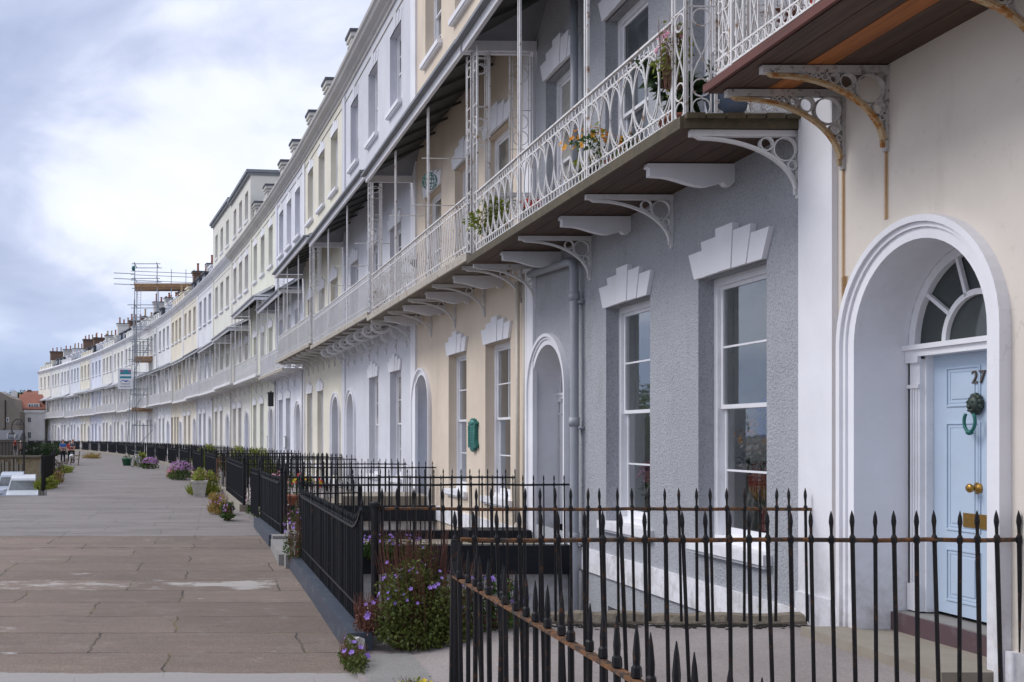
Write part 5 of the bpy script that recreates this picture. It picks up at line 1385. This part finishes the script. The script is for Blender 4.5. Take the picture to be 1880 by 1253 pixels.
# dead stems leaning over the edge railing
for k in range(14):
    Y = rnd(40,54); x = left_edge(Y)+rnd(.0,.3); m = MB(); m.tube([(x,Y,g(Y)),(x+rnd(.0,.2),Y-.1,g(Y)+.5),(x-rnd(.0,.5),Y+.2,g(Y)+rnd(.8,1.2))], [.02,.015,.008], 4)
    tag(m.build('dead_stem', M['bark']), 'leaning dead woody stem growing through the outer railing', 'dead plant', 'dead stems at the outer railing')
# dark hedge along the inner far-left edge
for k, (px, Y, r, h, lab) in enumerate(((72,104,(1.9,1.4,.85),1,'dark olive hedge mass behind the outer railings'),(95,112,(2.2,1.6,.8),1,'dark green hedge right of the olive one, before the far houses'))):
    bush(lab, ((px-PX)*Y/F, Y, g(Y)-.1), r, 2600, 'leaf_dark' if k else 'leaf_y' if False else 'leaf_dark', (), .16, 'hedges at the far left')
# retaining wall with pale irregular pilaster stones beyond the lower road
e = tag(empty('garden_wall', (0,0,0)), 'tan sandstone retaining wall with dark railings above, beyond the car', 'wall')
m = MB(); m.box(-21.5,-12.4,72.0,72.6,-4.5,-1.55)
m.build('wall', M['sandstone'], e)
m = MB()
for k in range(30):
    x = -17.0+k*.22+rnd(-.06,.06)
    if -13.6 < x < -12.6: continue
    m.box(x,x+.1+rnd(0,.05),71.75,72.0,-4.5,-1.7+rnd(-.3,.1))
m.build('buttress', M['stone'], e)
m = MB(); m.box(-21.5,-12.3,71.7,72.7,-1.55,-1.42); m.build('coping', M['coping'], e)
railing('dense black railing on top of the tan sandstone wall', (-21,72.1), (-12.4,72.1), -.55, .1, lambda t: -1.42, s=1.8, tip=.1, individual=False, group='black railings on the outer edge of the walkway')
# parked car on the lower road, seen over the edge
def car(label, x, Y, zroof, body, rz):
    e = tag(empty('parked_car', (x,Y,-4.5), rz), label, 'car', 'cars parked on the lower road'); H = zroof+4.5; k = H/1.75
    m = MB(); prof = [(-2.0,.35),(-2.05,.75),(-1.95,1.0),(-1.15,1.12),(-.55,1.62),(.0,1.73),(1.2,1.74),(1.75,1.62),(2.0,1.1),(2.03,.4)]
    hw = [.80,.84,.84,.83,.66,.64,.64,.66,.82,.82]; n = len(prof)
    vs = [(-w, y, z*k) for (y, z), w in zip(prof, hw)]+[(w, y, z*k) for (y, z), w in zip(prof, hw)]
    m.add(vs, [tuple(range(n))[::-1], tuple(range(n,2*n))]+[(i,(i+1) % n,(i+1) % n+n,i+n) for i in range(n)])
    m.build('body', body, e)
    m = MB(); a, b = Vector((0,-1.1,1.16*k)), Vector((0,-.58,1.58*k)); nr = Vector((0,-.5,.52)).normalized()*.012
    m.add([Vector((-.74,a.y,a.z))+nr,Vector((.74,a.y,a.z))+nr,Vector((.60,b.y,b.z))+nr,Vector((-.60,b.y,b.z))+nr], [(0,1,2,3)]); m.build('windscreen', M['dglass'], e)
    for sg in (-1,1):
        m = MB(); m.add([(sg*.835,-1.0,1.14*k),(sg*.835,1.75,1.14*k),(sg*.675,1.55,1.58*k),(sg*.675,-.55,1.58*k)], [(0,1,2,3)]); m.build('side_window', M['dglass'], e)
        m = MB(); m.ball((sg*.6,-1.98,.86*k),.17,.09,.1,8,6); m.build('headlight', M['lead_pale'], e, True)
        m = MB(); m.ball((sg*.95,-.85,1.18*k),.1,.07,.07,7,5); m.build('mirror', body, e, True)
        for y in (-1.3,1.3): m = MB(); m.lathe([(.3,-.1),(.33,-.07),(.33,.07),(.3,.1)], (sg*.76,y,.33), 16, Matrix.Rotation(R(90),4,'Y')); m.build('wheel', M['tyre'], e, True)
car('white car nearest the walkway edge, its windscreen showing over the edge', -10.7, 57.0, -2.2, paint('white_car_paint',(.55,.58,.62),.25,wear=0), R(8))
car('pale car standing behind the white one', -12.2, 61.5, -2.2, paint('pale_blue_car_paint',(.42,.47,.55),.25,wear=0), R(8))
# lamp post
LY = 70.0; lx = (44-PX)*LY/F
e = tag(empty('street_lamp', (lx,LY,-4.5)), 'black lamp post with a hooped arm and hanging lantern', 'street lamp')
m = MB(); m.lathe([(.16,0),(.14,.9),(.1,1.0),(.07,1.1),(.06,4.5),(.08,4.55),(.05,4.65)], (0,0,0), 10)
m.tube([(0,0,4.6)]+[(-.42+.42*cos(PI*k/14), 0, 5.05+.52*sin(PI*k/14)) for k in range(13)]+[(-.84,0,4.85)], .035, 6); m.build('post', M['pot_black'], e)
m = MB(); m.ring((-.36,0,5.25),(1,0,0),(0,0,1),.14,.14,.02,14); m.ring((-.36,0,5.25),(1,0,0),(0,0,1),.05,.05,.02,10); m.bar((-.8,0,5.2),(-.02,0,5.2),.02); m.build('scroll', M['pot_black'], e)
m = MB(); m.lathe([(.04,.45),(.1,.34),(.25,.22),(.27,.18)], (-.84,0,4.4), 12); m.build('lamp_shade', M['pot_black'], e)
m = MB(); m.lathe([(.2,.18),(.17,.0),(.08,-.14),(.02,-.16)], (-.84,0,4.4), 12); m.build('lantern_glass', M['lead_pale'], e, True)
# far buildings at the left
def fp(px, Y): return (px-PX)*Y/F
def fz(py, Y): return (HY-py)*Y/F
M['grey_render'] = stucco('brown_grey_render', (.22,.19,.16), .3, 10, .6); M['red_tile'] = stucco('red_roof_tile', (.25,.09,.06), .6, 12, .4, (.2,.09,.06)); M['far_white'] = stucco('far_white_render', (.70,.69,.68), .1, 10, .3)
BYY = 185
e = tag(empty('gabled_house', (0,0,0)), 'brown-grey rendered house end with a drainpipe, far left', 'house')
def pz(lst, Y): return [(fp(a,Y), fz(b,Y)) for a, b in lst]
m = MB(); m.prism(pz([(-40,830),(36,830),(36,757),(24,733),(0,720),(-40,716)],BYY), BYY, BYY+11); m.build('wall', M['grey_render'], e)
m = MB(); m.tube([(fp(10,BYY),BYY-.1,fz(735,BYY)),(fp(10,BYY),BYY-.1,fz(786,BYY)),(fp(6,BYY),BYY-.1,fz(790,BYY))], .12, 6); m.build('drainpipe', M['pot_black'], e)
m = MB(); m.box(fp(11.5,BYY),fp(16.5,BYY),BYY-.05,BYY+.05,fz(775,BYY),fz(767,BYY)); w = m.build('window', M['far_white'], e); m = MB(); m.box(fp(12.5,BYY),fp(15.5,BYY),BYY-.08,BYY-.05,fz(774,BYY),fz(768,BYY)); m.build('pane', M['dglass'], w)
m = MB(); m.box(fp(-3,BYY),fp(8,BYY),BYY+1,BYY+2.2,fz(724,BYY),fz(719,BYY)); m.box(fp(18,BYY),fp(28,BYY),BYY+1,BYY+2.2,fz(728,BYY),fz(718,BYY)); ch = m.build('chimney', M['far_white'], e)
YW = 190
e = tag(empty('white_house', (0,0,0)), 'white rendered house with a red tiled roof, far left', 'house')
m = MB(); m.box(fp(36.5,YW),fp(82,YW),YW,YW+10,-4.5,fz(752,YW)); m.box(fp(36.2,YW),fp(83,YW),YW-.25,YW+.0,fz(758,YW),fz(753,YW)); m.build('wall', M['far_white'], e)
m = MB(); A = [(fp(35,YW),YW-.4,fz(751,YW)),(fp(84,YW),YW-.4,fz(751,YW)),(fp(84,YW),YW+6,fz(722,YW)),(fp(24,YW),YW+6,fz(722,YW))]; B = [(x,y+.3,z-.25) for x,y,z in A]
m.add(A+B, [(0,1,2,3),(7,6,5,4),(0,4,5,1),(1,5,6,2),(2,6,7,3),(3,7,4,0)]); m.build('roof', M['red_tile'], e)
for (a, b, c, d) in ((51,57.5,776,766),(51,57.5,806,793)):
    m = MB(); m.box(fp(a,YW),fp(b,YW),YW-.06,YW+.05,fz(c,YW),fz(d,YW)); w = m.build('window', M['far_white'], e)
    m = MB(); m.box(fp(a+.5,YW),fp((a+b)/2-.2,YW),YW-.1,YW-.06,fz(c-1,YW),fz(d+1,YW)); m.box(fp((a+b)/2+.2,YW),fp(b-.5,YW),YW-.1,YW-.06,fz(c-1,YW),fz(d+1,YW)); m.build('pane', M['dglass'], w)
m = MB(); m.box(fp(50,YW),fp(72,YW),YW+.4,YW+3,fz(750,YW),fz(741,YW)); dm_ = m.build('dormer', M['far_white'], e)
m = MB()
for a in (52,57,62,66): m.box(fp(a,YW),fp(a+3,YW),YW+.33,YW+.4,fz(749,YW),fz(742.5,YW))
m.build('pane', M['dglass'], dm_)
YS = 160
e = tag(empty('small_house', (0,0,0)), 'low slate-roofed dormer building below the brown-grey house', 'house')
m = MB(); m.box(fp(-30,YS),fp(34,YS),YS,YS+6,-4.5,fz(806,YS)); m.build('wall', M['grey_render'], e)
m = MB(); m.prism([(YS-.3,fz(808,YS)),(YS+3,fz(790,YS)),(YS+6,fz(806,YS))], fp(-32,YS), fp(36,YS), lambda a,y,b: (y,a,b)); m.build('roof', M['slate'], e)
m = MB(); m.box(fp(12,YS),fp(27,YS),YS+.2,YS+3,fz(807,YS),fz(796,YS)); dm_ = m.build('dormer', M['far_white'], e)
m = MB()
for a in (14,18,22): m.box(fp(a,YS),fp(a+3,YS),YS+.12,YS+.2,fz(805.5,YS),fz(798,YS))
m.build('pane', M['dglass'], dm_)
YR = 260
e = tag(empty('red_roofed_house', (0,0,0)), 'distant red brick house with red roof under the trees', 'house')
m = MB(); m.box(fp(42,YR),fp(80,YR),YR,YR+8,-4.5,fz(726,YR)); m.build('wall', M['brick'], e)
m = MB(); m.prism([(YR-.4,fz(727,YR)),(YR+4,fz(717,YR)),(YR+8.4,fz(727,YR))], fp(40,YR), fp(82,YR), lambda a,y,b: (y,a,b)); m.build('roof', M['red_tile'], e)
m = MB(); m.box(fp(46,YR),fp(52,YR),YR+3,YR+4.5,fz(722,YR),fz(715,YR)); m.build('chimney', M['brick'], e)
# wooded hill
M['hill'] = leafmat('wooded_hill', (.02,.045,.012), (.05,.10,.02), None, .2)
m = MB()
for k in range(14):
    x = fp(-30+k*9,420); m.poly([(x,420,-4.5),(fp(-30+(k+1)*9,420),420,-4.5),(fp(-30+(k+1)*9,420),440,13),(x,440,13)])
struct(m, 'hill', M['hill'])
for k, px in enumerate((2,14,27,38,50,62)):
    tree(['dark rounded tree on the far hill, leftmost','green tree on the far hill over the brown-grey house','bright green tree on the far hill','tree on the far hill over the red tiled roof','tree on the far hill right of the red roof ridge','tree on the far hill behind the end house'][k], (fp(px,410),410,8.5+rnd(-.5,.5)), 8.5+rnd(-1,1), (3.6,3,3.0), 900, .6, 'leaf' if k % 2 else 'leaf_dark', group='trees on the far hill')
# trees across the lower road that the windows mirror
tree('tall dark pine mirrored in the grey house window', (-19.5,76,-4.5), 11, (3.2,3.2,2.6), 5000, .35, 'leaf_dark', 'pine_tree', 12)
tree('broad green tree mirrored in the lower window panes', (-22.5,70,-4.5), 8.2, (4.2,4,3.2), 5000, .35, 'leaf', 'broadleaf_tree', 20)

# ------------------------------------------------------------------ light and sky
w = bpy.data.worlds.new('World'); scene.world = w; w.use_nodes = True; nt = w.node_tree; N = nt.nodes; Lk = nt.links.new
bg = N['Background']; bg.inputs['Strength'].default_value = .1
SUN_EL, SUN_AZ = R(46), R(-75)             # azimuth from +Y toward +X: the bright part of the sky is over the road, left of the view
sky = N.new('ShaderNodeTexSky'); sky.sky_type = 'NISHITA'; sky.sun_disc = False; sky.sun_elevation = SUN_EL; sky.sun_rotation = SUN_AZ; sky.dust_density = 1.5
tc = N.new('ShaderNodeTexCoord'); sp = N.new('ShaderNodeSeparateXYZ'); Lk(tc.outputs['Generated'], sp.inputs[0])
def wm_(op, a, b=0.0, clamp=False):
    n = N.new('ShaderNodeMath'); n.operation = op; n.use_clamp = clamp
    for k, x in ((0,a),(1,b)):
        if isinstance(x, (int,float)): n.inputs[k].default_value = x
        else: Lk(x, n.inputs[k])
    return n.outputs[0]
zc = wm_('ADD', wm_('MAXIMUM', sp.outputs[2], 0.0), .42)
cv = N.new('ShaderNodeCombineXYZ'); Lk(wm_('DIVIDE', sp.outputs[0], zc), cv.inputs[0]); Lk(wm_('DIVIDE', sp.outputs[1], zc), cv.inputs[1])
def wn(scale, detail, rough, loc, dist=0.0):
    mp = N.new('ShaderNodeMapping'); mp.inputs['Location'].default_value = loc; Lk(cv.outputs[0], mp.inputs[0])
    n = N.new('ShaderNodeTexNoise'); n.inputs['Scale'].default_value = scale; n.inputs['Detail'].default_value = detail; n.inputs['Roughness'].default_value = rough; n.inputs['Distortion'].default_value = dist
    Lk(mp.outputs[0], n.inputs['Vector']); return n.outputs['Fac']
def wr(f, stops):
    n = N.new('ShaderNodeValToRGB'); e = n.color_ramp.elements
    while len(e) < len(stops): e.new(.5)
    for i, (p, c) in enumerate(stops): e[i].position = p; e[i].color = c+(1,)
    Lk(f, n.inputs[0]); return n.outputs[0]
def wmix(f, a, b, mode='MIX'):
    n = N.new('ShaderNodeMixRGB'); n.blend_type = mode
    for k, x in ((0,f),(1,a),(2,b)):
        if isinstance(x,(int,float)): n.inputs[k].default_value = x if k == 0 else (x,x,x,1)
        elif isinstance(x, tuple): n.inputs[k].default_value = x+(1,)
        else: Lk(x, n.inputs[k])
    return n.outputs[0]
CLOUD_LOC = (7.14,16.33,0.0)
n1 = wn(1.15, 5, .5, CLOUD_LOC, .5); n2 = wn(3.6, 7, .62, (3.1,1.2,0), .6)
dens = wm_('ADD', wm_('MULTIPLY', n1, .84), wm_('MULTIPLY', n2, .16))
cl = wr(dens, [(.44,(9.0,9.3,10.4)),(.495,(8.0,8.4,9.8)),(.55,(5.2,5.8,7.7)),(.65,(3.2,3.8,5.6))])
hz = wm_('SUBTRACT', 1.0, wm_('DIVIDE', sp.outputs[2], .15), True)
cl = wmix(wm_('MULTIPLY', hz, .8), cl, (3.6,4.9,7.4))
base = wmix(.92, sky.outputs[0], cl)
Lk(base, bg.inputs['Color'])
sl = bpy.data.lights.new('sun', 'SUN'); sl.energy = 1.5; sl.angle = R(25); sl.color = (1,.98,.97); so = bpy.data.objects.new('sun', sl); COL.objects.link(so)
d = Vector((sin(SUN_AZ)*cos(SUN_EL), cos(SUN_AZ)*cos(SUN_EL), sin(SUN_EL))); so.rotation_euler = (-d).to_track_quat('-Z','Y').to_euler(); so.location = (-20,0,30)
# ------------------------------------------------------------------ camera
cam = bpy.data.cameras.new('camera'); co = bpy.data.objects.new('camera', cam); COL.objects.link(co)
cam.sensor_width = 36; cam.lens = 36*F/1880; cam.shift_x = (940-PX)/1880; cam.shift_y = (HY-626.5)/1880; cam.clip_end = 6000; cam.clip_start = .05
co.location = (0,0,0); co.rotation_euler = (R(90),0,0); scene.camera = co
scene.view_settings.view_transform = 'Standard'; scene.view_settings.look = 'None'; scene.view_settings.exposure = .27; scene.view_settings.gamma = 1
